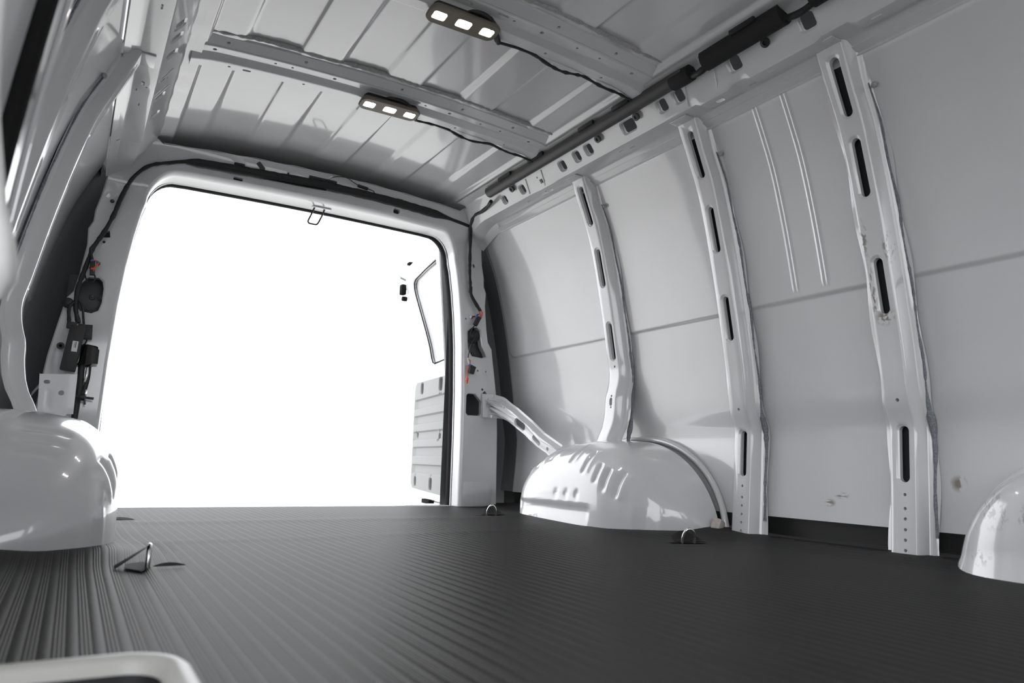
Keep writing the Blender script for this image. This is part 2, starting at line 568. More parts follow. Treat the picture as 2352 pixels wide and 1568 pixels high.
for s, nm, lb in ((1, 'wall_right', 'white painted sheet-metal side wall on the right, behind the slotted ribs'),
                  (-1, 'wall_left', 'white painted sheet-metal side wall on the left, behind the curved ribs')):
    y0 = -.25 if s > 0 else .78
    ys = merge(frange(y0, 2.90, .05), frange(1.19, 1.315, .0025), frange(2.81, 2.90, .006), [2.905, 2.915, 2.92])
    V, F = grid(ys, zs, wall_point(s))
    w = mesh(nm, V, F, M['paint_wall'] if s > 0 else M['paint'], loc=(s * .98, 1.2, 0))
    setp(w, lb, 'wall', kind='structure')
    # cab side: door panel, window opening, header, pillars
    for (ya, yb, zt0, zt1) in ((-1.2, -1.1, 0, 2), (-1.1, -.65, 0, .62), (-1.1, -.65, 1.02, 2), (-.65, -.25 if s > 0 else -.5, 0, 2)):
        V, F = grid(frange(ya, yb, .1), [z for z in zs if zt0 <= z <= zt1], wall_point(s))
        mesh('cab_side_panel', V, F, M['paint'], w)
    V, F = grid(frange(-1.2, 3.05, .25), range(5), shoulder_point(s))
    mesh('shoulder_skin', V, F, M['cavity_shade_dark'], w)
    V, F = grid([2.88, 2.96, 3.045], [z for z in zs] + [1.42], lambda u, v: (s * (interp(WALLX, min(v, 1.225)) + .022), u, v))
    mesh('corner_cavity', V, F, M['cavity_shade'], w)  # shade of the gap behind the pillar is in the colour
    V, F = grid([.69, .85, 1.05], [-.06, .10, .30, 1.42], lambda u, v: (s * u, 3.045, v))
    mesh('corner_closing', V, F, M['cavity_shade'], w)
    if s < 0:
        V, F = grid(frange(-.5, .78, .2), [z for z in zs if z > SIDE_TOP], wall_point(s))
        mesh('upper_skin', V, F, M['paint'], w)
    else:
        # pressed bead that frames the wheel arch
        pts = []
        for k in range(0, 41):
            a = -PI / 2 + PI * k / 40
            ue = math.sin(a); au = abs(ue)
            z = .292 * max(0.0, 1 - au ** 2.35) ** .6
            y = 2.02 + ue * (.412 if ue < 0 else .46)
            pts.append((interp(WALLX, max(z, .03)) - .014, y, max(z, .004)))
        tube('arch_bead', pts, .011, M['paint'], w, smoothpath=False)
# ------------------------------------------------------------------ setting: ceiling with pressed swages
SW = [.06, .20, .325, .475]
def swage(x, y):
    for a0, b0, rear in ((2.16, 2.90, 1), (1.58, 2.04, 0), (.75, 1.47, 0), (.1, .7, 0)):
        if a0 <= y <= b0:
            t = (y - a0) / (b0 - a0)
            ax = abs(x)
            w1 = .006 + (.045 * t ** 2.5 if rear else .012 * t)
            w2 = .016 + (.035 * t ** 2.0 if rear else .010 * t)
            h = sstep((ax - .06) / w1 + .5) - sstep((ax - .20) / w2 + .5)
            h += sstep((ax - .325) / w1 + .5) - sstep((ax - .475) / w2 + .5)
            return .0085 * h * (1 - .85 * sstep((t - .7) / .3) if rear else 1)
    return 0
def roof_pt(x, y):
    z = roofz(x) + swage(x, y)
    if abs(x) > .565: z -= .014 * sstep((abs(x) - .565) / .012)
    if y > 2.84:
        t = (y - 2.84) / .24
        z -= .05 * t * t
    return (x, y, z)
xs = merge(frange(-.64, .64, .04), *[frange(sg * a - .026, sg * a + .026, .0035) for a in SW for sg in (1, -1)], frange(.56, .582, .004), frange(-.582, -.56, .004))
ys = merge(frange(-1.2, 3.08, .06), frange(2.19, 2.27, .012), frange(2.75, 2.83, .012), frange(1.62, 1.69, .012), frange(1.94, 2.0, .012), frange(1.38, 1.45, .012))
V, F = grid(xs, ys, roof_pt)
ceil = setp(mesh('ceiling', V, F, M['paint'], loc=(0, 1, 1.3)), 'white painted van roof panel with pressed lengthwise swages', 'ceiling', kind='structure')
# ------------------------------------------------------------------ setting: front end behind the viewer
front = thing('wall_front', (0, -1.2, 0), 'white cab end wall of the cargo van behind the camera', 'wall', kind='structure')
for (x0, x1, z0, z1) in ((-1.12, 1.12, -.05, .52), (-1.12, -.82, .52, 1.45), (.82, 1.12, .52, 1.45), (-.82, .82, 1.10, 1.45)):
    V, F = grid([x0, x1], [z0, z1], lambda u, v: (u, -1.2, v))
    mesh('panel', V, F, M['trim_grey'], front)

# ------------------------------------------------------------------ setting: rear door frame
YF = 2.88
def yface(x, z):
    y = YF - .08 * sstep((z - 1.15) / .17)
    # soft pressings on the pillars
    ax = abs(x)
    if z < 1.12:
        e = interp(PILOUT, z) - ax
        y += .012 * sstep((e - .05) / -.012 + .5) * 0 + .006 * sstep((.055 - e) / .02)
    return y
PILOUT = [(0, .893), (.316, .887), (.42, .882), (.51, .874), (.60, .860), (.66, .850), (.71, .843), (.74, .822), (.80, .812), (.91, .800), (.97, .803),
          (1.0, .790), (1.04, .789), (1.10, .776), (1.15, .768)]
right = [(.893, 0)] + [(x, z) for z, x in PILOUT[1:]] + [(.766, 1.17), (.772, 1.19), (.79, 1.21), (.80, 1.26), (.74, 1.34), (.66, 1.35), (.607, 1.306)]
lip = [(x, 1.336 - .03 * (x / .607) ** 2) for x in (.5, .4, .3, .2, .1, 0)]
outer_half = right + lip
inner_half = open_line(.013)
def dens(P, st=.03):
    out = []
    for a, b2 in zip(P, P[1:]):
        n = max(1, int(math.hypot(b2[0] - a[0], b2[1] - a[1]) / st))
        out += [(a[0] + (b2[0] - a[0]) * k / n, a[1] + (b2[1] - a[1]) * k / n) for k in range(n)]
    return out + [P[-1]]
oh = dens(outer_half); ih = dens(inner_half)
outline = oh + [(-x, z) for x, z in reversed(oh)][1:] + [(-x, z) for x, z in ih][:] + [(x, z) for x, z in reversed(ih)][1:]
FH = []
# right pillar openings
FH.append(([(.764, .803), (.735, .800), (.716, .780), (.717, .735), (.722, .695), (.742, .668), (.79, .664), (.818, .672), (.812, .688), (.79, .720), (.783, .76), (.781, .79)], .006, .004, .03))
FH.append(([(.728, .497), (.765, .497), (.797, .465), (.798, .41), (.790, .400), (.73, .400), (.721, .41), (.721, .488)], .004, .003, .02))
FH += [(dot(.735, 1.091, .008), .006, .003, .02), (rrect(.812, .502, .009, .009, .001, 1, PI / 4), 0, 0, .02), (dot(.800, .520, .006), 0, 0, .02),
       (dot(.772, .604, .004), 0, 0, .01), (dot(.817, .604, .004), 0, 0, .01), (dot(.701, .836, .004), 0, 0, .01)]
# left pillar openings
FH.append(([(-.742, .785), (-.755, .797), (-.785, .797), (-.803, .775), (-.812, .74), (-.812, .69), (-.800, .672), (-.765, .668), (-.745, .680), (-.738, .71), (-.737, .76)], .006, .004, .03))
FH += [(rrect(-.751, .957, .013, .012, .001, 1, .15), 0, 0, .02), (dot(-.754, .928, .005), 0, 0, .02), (dot(-.744, 1.084, .008), .008, .003, .02)]
FH += [(rrect(-.339, 1.284, .020, .016, .004), 0, 0, .02), (rrect(-.016, 1.293, .058, .021, .005), 0, 0, .03), (rrect(.320, 1.288, .015, .013, .003), 0, 0, .02),
       (dot(-.155, 1.302, .004), 0, 0, .01), (rrect(-.335, 1.246, .018, .005, .004), 0, 0, .02), (rrect(.318, 1.252, .015, .009, .008), 0, 0, .02)]
rear = sheet('wall_rear', outline, FH, lambda u, v, d: (u, yface(u, v) + d, v), M['paint'], frange(-.88, .88, .03), frange(.02, 1.33, .03), loc=(0, 2.88, 0))
setp(rear, 'white painted rear door frame with pillars and header around the bright opening', 'door frame', kind='structure')
# rolled reveal into the opening
rows = [(.013, YF), (.006, YF + .003), (.001, YF + .010), (0, YF + .02), (0, YF + .07), (-.004, YF + .078)]
halves = [open_line(o) for o, _ in rows]
def reveal(k, side):
    pass
V = []; n = None
for (o, y), H in zip(rows, halves):
    full = [(x, z) for x, z in H] + [(-x, z) for x, z in reversed(H)][1:]
    n = len(full)
    for (x, z) in full:
        yy = y - (.08 * sstep((z - 1.15) / .17)) * (1 - (y - YF) / .08)
        V.append((x, yy, z))
F = [(r * n + i, r * n + i + 1, (r + 1) * n + i + 1, (r + 1) * n + i) for r in range(len(rows) - 1) for i in range(n - 1)]
mesh('reveal', V, F, M['paint'], rear, angle=60)
# outer lips of the pillars (return flanges) and header lip
for s in (1, -1):
    P = dens([(.893, 0)] + [(x, z) for z, x in PILOUT[1:]] + [(.766, 1.17), (.772, 1.19), (.79, 1.21)], .025)
    V = []
    for (dx, dy) in ((0, 0), (.004, .004), (.004, .05)):
        V += [(s * (x + dx), yface(x, z) + dy, z) for x, z in P]
    n = len(P)
    F = [(r * n + i, r * n + i + 1, (r + 1) * n + i + 1, (r + 1) * n + i) for r in range(2) for i in range(n - 1)]
    mesh('pillar_lip', V, F, M['paint'], rear)
V = []
xs = frange(-.607, .607, .03)
for dy, dz in ((0, 0), (.002, .004), (.04, .006)):
    V += [(x, 2.80 + dy, 1.336 - .03 * (x / .607) ** 2 + dz + .0015 * math.sin(40 * x)) for x in xs]
n = len(xs)
F = [(r * n + i, r * n + i + 1, (r + 1) * n + i + 1, (r + 1) * n + i) for r in range(2) for i in range(n - 1)]
mesh('header_lip', V, F, M['paint'], rear)
for s in (1, -1):
    # kick plate at the foot of each pillar
    V, F = grid([.715, .73, .85, .865], [.002, .01, .10, .112], lambda u, v: (s * u, YF - (.003 if .72 < u < .86 and .005 < v < .105 else -.002), v))
    mesh('kick_panel', V, F, M['paint'], rear)
# folded corner gusset with facets
for s in (1, -1):
    secs = [(2.70, [(.625, 1.325), (.682, 1.2505), (.7445, 1.2495), (.776, 1.221)]), (2.745, [(.627, 1.323), (.684, 1.247), (.745, 1.243), (.776, 1.214)]),
            (2.79, [(.630, 1.318), (.688, 1.238), (.747, 1.228), (.777, 1.202)]), (2.83, [(.634, 1.312), (.694, 1.226), (.750, 1.208), (.777, 1.186)]), (2.872, [(.638, 1.305), (.70, 1.208), (.752, 1.182), (.774, 1.165)])]
    V = [(s * x, y, z) for y, P in secs for x, z in P]
    F = [(r * 4 + i, r * 4 + i + 1, r * 4 + 5 + i, r * 4 + 4 + i) for r in range(4) for i in range(3)]
    mesh('corner_gusset', V, F, M['paint'], rear, angle=20)
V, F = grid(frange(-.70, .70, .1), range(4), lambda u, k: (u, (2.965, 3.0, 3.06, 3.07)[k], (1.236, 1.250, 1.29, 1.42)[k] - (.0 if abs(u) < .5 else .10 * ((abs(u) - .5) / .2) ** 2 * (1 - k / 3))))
mesh('header_back', V, F, M['cavity_shade'], rear)
for s in (1, -1):
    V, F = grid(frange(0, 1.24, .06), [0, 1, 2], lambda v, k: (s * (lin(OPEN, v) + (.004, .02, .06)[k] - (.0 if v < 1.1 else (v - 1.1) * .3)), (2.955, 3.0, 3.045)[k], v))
    mesh('pillar_back', V, F, M['cavity_shade'], rear)
# rubber door seal
def seal_strip(rows):
    V = []
    for o, y in rows:
        H = open_line(o)
        fl = H + [(-x, z) for x, z in reversed(H)][1:]
        V += [(x, y, z) for x, z in fl]
    n = len(fl)
    F = [(r * n + i, r * n + i + 1, (r + 1) * n + i + 1, (r + 1) * n + i) for r in range(len(rows) - 1) for i in range(n - 1)]
    return V, F
seal = thing('door_seal', (0, 2.97, 0), 'black rubber weatherstrip around the rear door opening', 'seal')
V, F = seal_strip([(.012, 2.944), (.003, 2.945), (-.0015, 2.950), (-.002, 2.968), (.001, 2.972), (.001, 2.974)])
mesh('seal_bulb', V, F, M['black_rubber'], seal, angle=60)
V, F = seal_strip([(.001, 2.974), (-.001, 2.976), (-.003, 2.990), (-.002, 3.006), (.004, 3.010), (.02, 3.012)])
mesh('seal_lip', V, F, M['black_rubber'], seal, angle=60)

# ------------------------------------------------------------------ wall ribs
HAT = [(-.062, .044), (-.054, .042), (-.050, .036), (-.043, .032), (-.035, .007), (-.031, .001), (-.029, 0), (.029, 0), (.031, .001), (.035, .007), (.043, .032), (.050, .036), (.054, .042), (.062, .044)]
SLOTS = [(1.083, 1.221), (.855, .994), (.584, .719), (.176, .311)]
SLOTS3 = [(1.081, 1.222), (.881, 1.027), (.588, .727), (.177, .313)]
def wall_rib(s, y0, prof, z0, label, group, slots, dots, m, lone=None, slotw=.0115):
    root = thing('wall_rib', (s * interp(prof, z0), y0, z0), label, 'rib', group)
    outline = [(-.062, z0)] + [(h, z0) for h, _ in HAT[1:-1]] + [(.062, z0)]
    zt = 1.2505
    zss = merge(frange(z0, zt, .03), frange(.29, .40, .012) if z0 < .2 else frange(.40, .56, .012))
    outline += [(.062, z) for z in zss[1:]] + [(h, zt) for h, _ in reversed(HAT[1:-1])] + [(-.062, z) for z in reversed(zss[1:])]
    holes = []
    for a, b2 in slots:
        holes.append((rrect(-.002, (a + b2) / 2, slotw, (b2 - a) / 2, slotw, 5), .007, .005, .012))
    for z in dots: holes.append((dot(-.004, z, .0045 if z > .3 else .0040, 8), 0, 0, .012))
    if lone: holes.append((rrect(-.002, lone, .008, .015, .008, 4), 0, 0, .012))
    def f(u, v, d):
        wid = 1 + (.10 * sstep((v - 1.15) / .09))
        wob = .004 * math.sin(v * 23 + y0 * 7) * (1 if abs(u) > .058 else 0)
        return (s * (interp(prof, v) + lin(HAT, u) + d), y0 + (u + wob) * wid, v)
    us = [h for h, _ in HAT[1:-1]] + [0, -.015, .015]
    sheet('rib_channel', outline, holes, f, m, us, zss[1:-1], root, angle=32, cu=[h for h, _ in HAT[1:-1]])
    # added dark strip that paints shade behind the slots
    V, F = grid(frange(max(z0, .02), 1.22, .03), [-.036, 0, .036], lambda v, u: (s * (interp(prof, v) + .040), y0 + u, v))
    mesh('channel_shade', V, F, M['cavity_shade_dark'], root)
    # top tabs folded onto the roof rail
    V, F = box_vf((s * .722, y0, 1.2475), .05, .070, .004, .001)
    mesh('top_tab', V, F, m, root)
    # squeezed-out foam between flange and skin
    pts = []; rr = []
    za = max(z0, .05)
    for z in frange(za, 1.15, .012):
        bulge = 1.0 + 1.2 * math.exp(-((z - .33) / .05) ** 2) + .7 * math.exp(-((z - .58) / .05) ** 2) * (1 if z0 > .2 else 0)
        pts.append((s * (interp(WALLX, z) - .012 + (interp(prof, z) - interp(RIBX, z)) * .6), y0 - .055 - .002 * math.sin(31 * z), z))
        rr.append(.0040 * bulge * random.uniform(.75, 1.2) * (1 - .55 * sstep((z - .75) / .4)))
    V, F = tube_vf(pts, rr, 7)
    mesh('sealant_foam', V, F, M['foam'], root, angle=70)
    lathe('foam_dab', [(.001, -.004), (.007, 0), (.008, .004), (.005, .008), (.001, .010)], (s * (interp(WALLX, 1.14) - .012), y0 - .066, 1.14), (-s, -.5, 0), M['sealer'], root, 8)
    return root
feet = [.148, .115, .091, .066, .042, .018, .375]
wall_rib(1, 1.027, RIBX, -.004, 'slotted white steel wall rib with brown scuffs, nearest on the right wall', 'right wall ribs', SLOTS3, feet, M['paint_rib'], slotw=.012)
wall_rib(1, 1.522, RIBX, -.004, 'slotted white steel wall rib standing just in front of the right wheel arch', 'right wall ribs', SLOTS, feet, M['paint'], slotw=.0105)
wall_rib(1, 2.083, RIBX_SHORT, .272, 'short white steel wall rib ending on top of the right wheel arch', 'right wall ribs', SLOTS[:3], [.558, .448, .407], M['paint'], .427, slotw=.0105)
wall_rib(-1, 2.083, RIBX_SHORT, .272, 'white curved wall rib ending on top of the left wheel arch', 'left wall ribs', SLOTS[:3], [.558, .448, .407], M['paint'], .427, slotw=.0105)
wall_rib(-1, 1.522, RIBX, -.004, 'blurred white curved wall rib ahead of the left wheel arch, near the top left', 'left wall ribs', SLOTS, feet, M['paint'], slotw=.0105)

# ------------------------------------------------------------------ roof rails
RP = [(.598, 1.352), (.600, 1.330), (.620, 1.3285), (.625, 1.325), (.6785, 1.2546), (.682, 1.2508), (.688, 1.250), (.739, 1.250), (.744, 1.2495), (.749, 1.247), (.7615, 1.2365), (.7590, 1.2335), (.776, 1.2210), (.7750, 1.2140)]
RS = [0]
for a, b2 in zip(RP, RP[1:]): RS.append(RS[-1] + math.hypot(b2[0] - a[0], b2[1] - a[1]))
SA, SB, SC = RS[3], RS[5], RS[8]
def rp(s):
    for i in range(len(RS) - 1):
        if s <= RS[i + 1] or i == len(RS) - 2:
            t = (s - RS[i]) / (RS[i + 1] - RS[i])
            a, b2 = RP[i], RP[i + 1]
            nx, nz = -(b2[1] - a[1]), (b2[0] - a[0])
            l = math.hypot(nx, nz)
            return (a[0] + (b2[0] - a[0]) * t, a[1] + (b2[1] - a[1]) * t, nx / l, nz / l)
RAILH = [(2.495, .060, .015, .0165), (2.355, .0585, .016, .0175), (2.076, .056, .017, .0185), (1.984, .053, .016, .019), (1.915, .052, .017, .019),
         (1.702, .050, .030, .020), (1.542, .0475, .018, .020), (1.472, .047, .019, .020), (1.258, .046, .020, .020), (1.029, .045, .021, .021), (.80, .045, .021, .021)]
def roof_rail(s, y0, y1, label):
    root = thing('roof_rail', (s * .68, (y0 + y1) / 2, 1.25), label, 'roof rail', 'roof rails')
    st = RS[-1]
    ysn = frange(y0, y1, .04)
    outline = [(y, 0) for y in ysn] + [(y1, v) for v in RS[1:-1]] + [(y, st) for y in reversed(ysn)] + [(y0, v) for v in reversed(RS[1:-1])]
    holes = []
    for (y, sc, hy, hs) in RAILH:
        if y0 + .05 < y < y1 - .05:
            holes.append((rrect(y, SA + sc, hy, hs * .92, .008, 4), .005, .004, .012))
    holes += [(rrect(2.224, SA + .067, .009, .008, .001, 1), 0, 0, .01), (dot(2.207, SA + .070, .005), 0, 0, .01), (dot(2.237, SA + .047, .004), 0, 0, .01)]
    for (y, sc, hy, hs) in ((2.386, .032, .010, .002), (2.285, .046, .010, .002), (2.231, .033, .014, .005), (2.25, .022, .004, .003), (1.801, .027, .012, .0025), (1.755, .038, .012, .0025),
                            (1.358, .025, .014, .008), (1.34, .013, .004, .003), (1.176, .018, .014, .0025), (1.257, .042, .012, .0025), (.88, .018, .014, .0025)):
        holes.append((rrect(y, SB + sc, hy, hs, hs * .9, 2), 0, 0, .01))
    def f(u, v, d):
        x, z, nx, nz = rp(v)
        # boxed-down stretches of the underside
        w = sstep((v - SB + .03) / .03) * sstep((SC - v) / .03)
        bump = 0
        for a, b2, h in ((1.30, 1.42, .010), (1.02, 1.24, .008), (.5, .93, .012), (2.16, 2.28, .003)):
            bump = max(bump, h * sstep((u - a) / .02 + .5) * sstep((b2 - u) / .02 + .5))
        return (s * (x + nx * d), u, z + nz * d - bump * w)
    vs = RS[1:-1] + frange(SA + .008, SB - .008, .012) + frange(SB + .016, SC - .008, .014)
    us = merge(frange(y0 + .02, y1 - .02, .03), [1.29, 1.31, 1.41, 1.43, 1.01, 1.03, 1.23, 1.25, .92, .94])
    sheet('rail_channel', outline, holes, f, M['paint'], us, vs, root, angle=24, cv=RS[1:-1])
    # stiffening pleats pressed in the inner face
    for y in (2.295, 2.185, 1.425, 1.31):
        x, z, nx, nz = rp(SA + .05)
        pts = [(s * rp(SA + q)[0], y + .02 * (q / .06), rp(SA + q)[1]) for q in (.03, .05, .07, .088)]
        tube('pleat', pts, .003, M['paint'], root, n=6)
    # flange strip that carries the roof skin
    V, F = grid(ysn, [0, 1, 2], lambda u, k: (s * (.625 - .022 * k), u, 1.3265 + .003 * k + .001 * math.sin(50 * u)))
    mesh('roof_flange', V, F, M['paint'], root)
    return root
roof_rail(1, -.6, 2.78, 'white perforated roof rail running above the right wall ribs')
roof_rail(-1, -.6, 2.78, 'white perforated roof rail running above the left wall, top left')
# doubler plate on the left rail flange, spot welds
# ------------------------------------------------------------------ cable covers on the right rail
def cable_cover(y0, y1, rx, label, m, clips, x=.612, z=1.310):
    root = thing('cable_cover', (x, (y0 + y1) / 2, z - rx), label, 'cable cover', 'cable covers along the right roof rail')
    prof = []
    for k in range(9):
        a = PI * (1.12 - 1.3 * k / 8)
        prof.append((rx * math.cos(a + PI * .25) * 1.15, -rx * abs(1) * math.sin(PI * k / 8) * .9 + .004 * math.cos(a)))
    ang = math.radians(-12)
    prof = [(-rx * 1.15, .010), (-rx * 1.12, -.002), (-rx * .8, -rx * .62), (-rx * .3, -rx * .95), (rx * .3, -rx * .98), (rx * .75, -rx * .72), (rx * 1.05, -rx * .2), (rx * 1.12, .006)]
    P = [(px * math.cos(ang) - pz * math.sin(ang), px * math.sin(ang) + pz * math.cos(ang)) for px, pz in prof]
    ysn = frange(y0, y1, .05)
    V = [(x + px, y + 0, z + pz) for y in ysn for px, pz in P]
    n = len(P)
    F = [(i * n + j, (i + 1) * n + j, (i + 1) * n + (j + 1) % n, i * n + (j + 1) % n) for i in range(len(ysn) - 1) for j in range(n)]
    F += [tuple(range(n)), tuple(range((len(ysn) - 1) * n, len(ysn) * n))]
    mesh('cover_shell', V, F, m, root, angle=50)
    for (a, b2) in clips:
        box('clip', (x - rx * 1.25, (a + b2) / 2, z + .012), (.010, b2 - a, .014), M['black_plastic'], root, .002)
    return root
cc = cable_cover(1.40, 2.54, .0195, 'long charcoal plastic cable cover on the right roof rail', M['cover_plastic'], [(1.62, 1.70), (1.80, 1.88), (2.10, 2.2), (2.33, 2.42)])
for y in (2.404, 1.842, 1.646):
    lathe('screw_boss', [(.012, -.002), (.013, .006), (.006, .007), (.005, .003), (.001, .003)], (.642, y, 1.292), (-.75, 0, -.65), M['cover_plastic'], cc, 12)
c2 = cable_cover(1.055, 1.315, .0255, 'thick black foam cable sleeve at the top right, between two rail gaps', M['foam_wrap'], [(1.12, 1.2)], .604, 1.306)
lathe('screw_boss', [(.012, -.002), (.013, .006), (.006, .007), (.005, .003), (.001, .003)], (.640, 1.142, 1.288), (-.75, 0, -.65), M['black_plastic'], c2, 12)
cable_cover(.70, .975, .0255, 'black foam cable sleeve cut by the top edge of the picture', M['foam_wrap'], [], .602, 1.306)
lathe('end_sleeve', [(.010, 0), (.0235, .004), (.0245, .02), (.0245, .075), (.021, .08), (.018, .081)], (.614, 1.375, 1.308), (0, 1, 0), M['foam_wrap'], cc, 14)
tube('loom', [(.614, 1.38, 1.297), (.612, 1.35, 1.291), (.610, 1.312, 1.296)], .009, M['tape'], c2, rough=.15)
tube('loom', [(.610, 1.058, 1.297), (.612, 1.015, 1.291), (.610, .974, 1.296)], .009, M['tape'], c2, rough=.15)

# ------------------------------------------------------------------ roof bows
def bowz(x): return 1.327 + .027 * (1 - (x / .6) ** 2)
BP = [(-.078, .030), (-.060, .029), (-.057, .025), (-.026, .0125), (-.023, .0145), (-.019, .0105), (-.016, .010), (.010, .010), (.014, .0085), (.034, -.003), (.038, -.004), (.071, -.004), (.075, -.002), (.078, .014)]
def roof_bow(yc, label, dx):
    root = thing('roof_bow', (0, yc, 1.33), label, 'roof bow', 'cross members under the roof')
    xe = .606
    xs = frange(-xe, xe, .03)
    outline = [(x, -.078) for x in xs] + [(xe, v) for v, _ in BP[1:-1]] + [(x, .078) for x in reversed(xs)] + [(-xe, v) for v, _ in reversed(BP[1:-1])]
    holes = []
    for x, v, r in dx: holes.append((dot(x, v, r, 8), 0, 0, .008))
    for x in (-.035, .075): holes.append((rrect(x, -.008, .016, .0025, .002, 1), 0, 0, .008))
    holes.append((rrect(-.45, .055, .012, .005, .004, 2), 0, 0, .008))
    def f(u, v, d):
        e = sstep((abs(u) - .56) / .04) * .006
        return (u, yc + v * (1 + .10 * sstep((abs(u) - .5) / .1)), bowz(u) + lin(BP, v) + d - e + (.0025 * math.sin(u * 19) if v < -.07 else 0))
    sheet('bow_channel', outline, holes, f, M['paint'], xs[1:-1], [v for v, _ in BP[1:-1]] + [-.037], root, angle=9, cv=[v for v, _ in BP[1:-1]])
    pts = [(x, yc - .079 + .003 * math.sin(19 * x), bowz(x) + .030) for x in frange(-.59, .59, .012)]
    V, F = tube_vf(pts, [.0075 * random.uniform(.7, 1.25) for _ in pts], 7)
    mesh('sealant_bead', V, F, M['sealer'], root, angle=70)
    for s in (1, -1):
        box('end_tab', (s * .598, yc - .03, 1.345), (.02, .12, .012), M['paint'], root, .002)
    return root
bd = []
for i, x in enumerate((-.55, -.38, -.33, -.20, -.02, .11, .20, .32, .40, .52)):
    bd.append((x, -.003, .0042 if i % 3 else .006)); 
    if i % 2 == 0: bd.append((x + .03, -.04, .005)); bd.append((x + .05, .054, .0045))
roof_bow(2.095, 'white steel roof cross member nearest the rear opening', bd)
roof_bow(1.530, 'white steel roof cross member at the top of the picture, farther from the rear opening', bd)

# ------------------------------------------------------------------ dome lamps
def dome_lamp(yc, xc, label):
    root = thing('dome_lamp', (xc, yc, 1.325), label, 'lamp', 'lit dome lamps on the roof bows')
    zc = 1.331
    tilt = .10
    def P(u, v, d): return (xc + u, yc + v, zc + d + u * .02 - v * tilt)
    out = rrect(0, 0, .100, .031, .022, 6)
    holes = [(rrect(cx, 0, .0165 if k != 1 else .019, .0125, .004, 3), .002, .002, .012) for k, cx in enumerate((-.070, 0, .070))]
    sheet('bezel', out, holes, P, M['taupe'], frange(-.09, .09, .03), [-.02, 0, .02], root)
    # rolled edge and dark housing above
    V = []
    rings = [(.0, 0), (.003, .004), (.001, .010), (-.004, .016), (-.010, .028), (-.014, .040)]
    polys = [inset(out, o) for o, _ in rings]
    n = len(out)
    for (o, d), p in zip(rings[:4], polys): V += [P(x, y, d) for x, y in p]
    F = [(r * n + i, r * n + (i + 1) % n, (r + 1) * n + (i + 1) % n, (r + 1) * n + i) for r in range(3) for i in range(n)]
    mesh('bezel_edge', V, F, M['taupe'], root, angle=60)
    V = []
    for (o, d), p in zip(rings[3:], polys[3:]): V += [P(x, y, d) for x, y in p]
    F = [(r * n + i, r * n + (i + 1) % n, (r + 1) * n + (i + 1) % n, (r + 1) * n + i) for r in range(2) for i in range(n)]
    F.append(tuple(range(2 * n, 3 * n)))
    mesh('housing', V, F, M['black_plastic'], root, angle=40)
    for k, cx in enumerate((-.070, 0, .070)):
        hw = .0165 if k != 1 else .019
        V = []
        a = rrect(cx, 0, hw, .0125, .004, 3); b2 = rrect(cx, .001, hw * .6, .007, .003, 3)
        n2 = len(a)
        V = [P(x, y, .003) for x, y in a] + [P(x, y, .014) for x, y in b2]
        F = [(i, (i + 1) % n2, n2 + (i + 1) % n2, n2 + i) for i in range(n2)] + [tuple(range(n2, 2 * n2))]
        r = mesh('reflector', V, F, M['lens'], root, angle=50)
        off = (-.003, 0, .004)[k]
        lathe('bulb', [(.001, -.004), (.0045, -.003), (.006, .001), (.0045, .005), (.001, .006)], P(cx + off, 0, .008), (0, 0, -1), M['bulb'], r, 10)
    return root
L1 = dome_lamp(2.131, 0.0, 'lit three-window dome lamp on the roof cross member nearest the rear opening')
L2 = dome_lamp(1.572, -.018, 'lit three-window dome lamp at the top of the picture, on the nearer cross member')
def lamp_cable(yc, yb, root):
    e = yb + .082
    pts = [(-.04, yc - .005, 1.352), (.03, yc - .010, 1.350), (.075, yc + .005, 1.345), (.10, yc + .034, 1.343)]
    pts += [(x, e + dy, bowz(x) - .004 + dz) for x, dy, dz in ((.125, .0, -.002), (.16, -.002, 0), (.20, .004, .006), (.235, .003, .004), (.28, .004, -.006), (.33, .006, -.009), (.37, -.002, -.007),
            (.41, .002, .002), (.45, .002, -.003), (.49, -.002, -.008), (.54, .0, -.004), (.60, .0, -.008))]
    tube('cable', pts, .0046, M['tape'], root, n=7, rough=.3)
    tube('cable_loop', [(-.03, yc - .012, 1.366), (.02, yc - .03, 1.36), (.06, yc - .022, 1.352), (.09, yc + .012, 1.345), (.11, yc + .036, 1.342)], .007, M['tape'], root, n=7, rough=.15)
    box('clip', (.06, yc + .002, 1.353), (.03, .012, .010), M['black_plastic'], root)
    return root
lamp_cable(2.131, 2.095, L1)
lamp_cable(1.572, 1.530, L2)

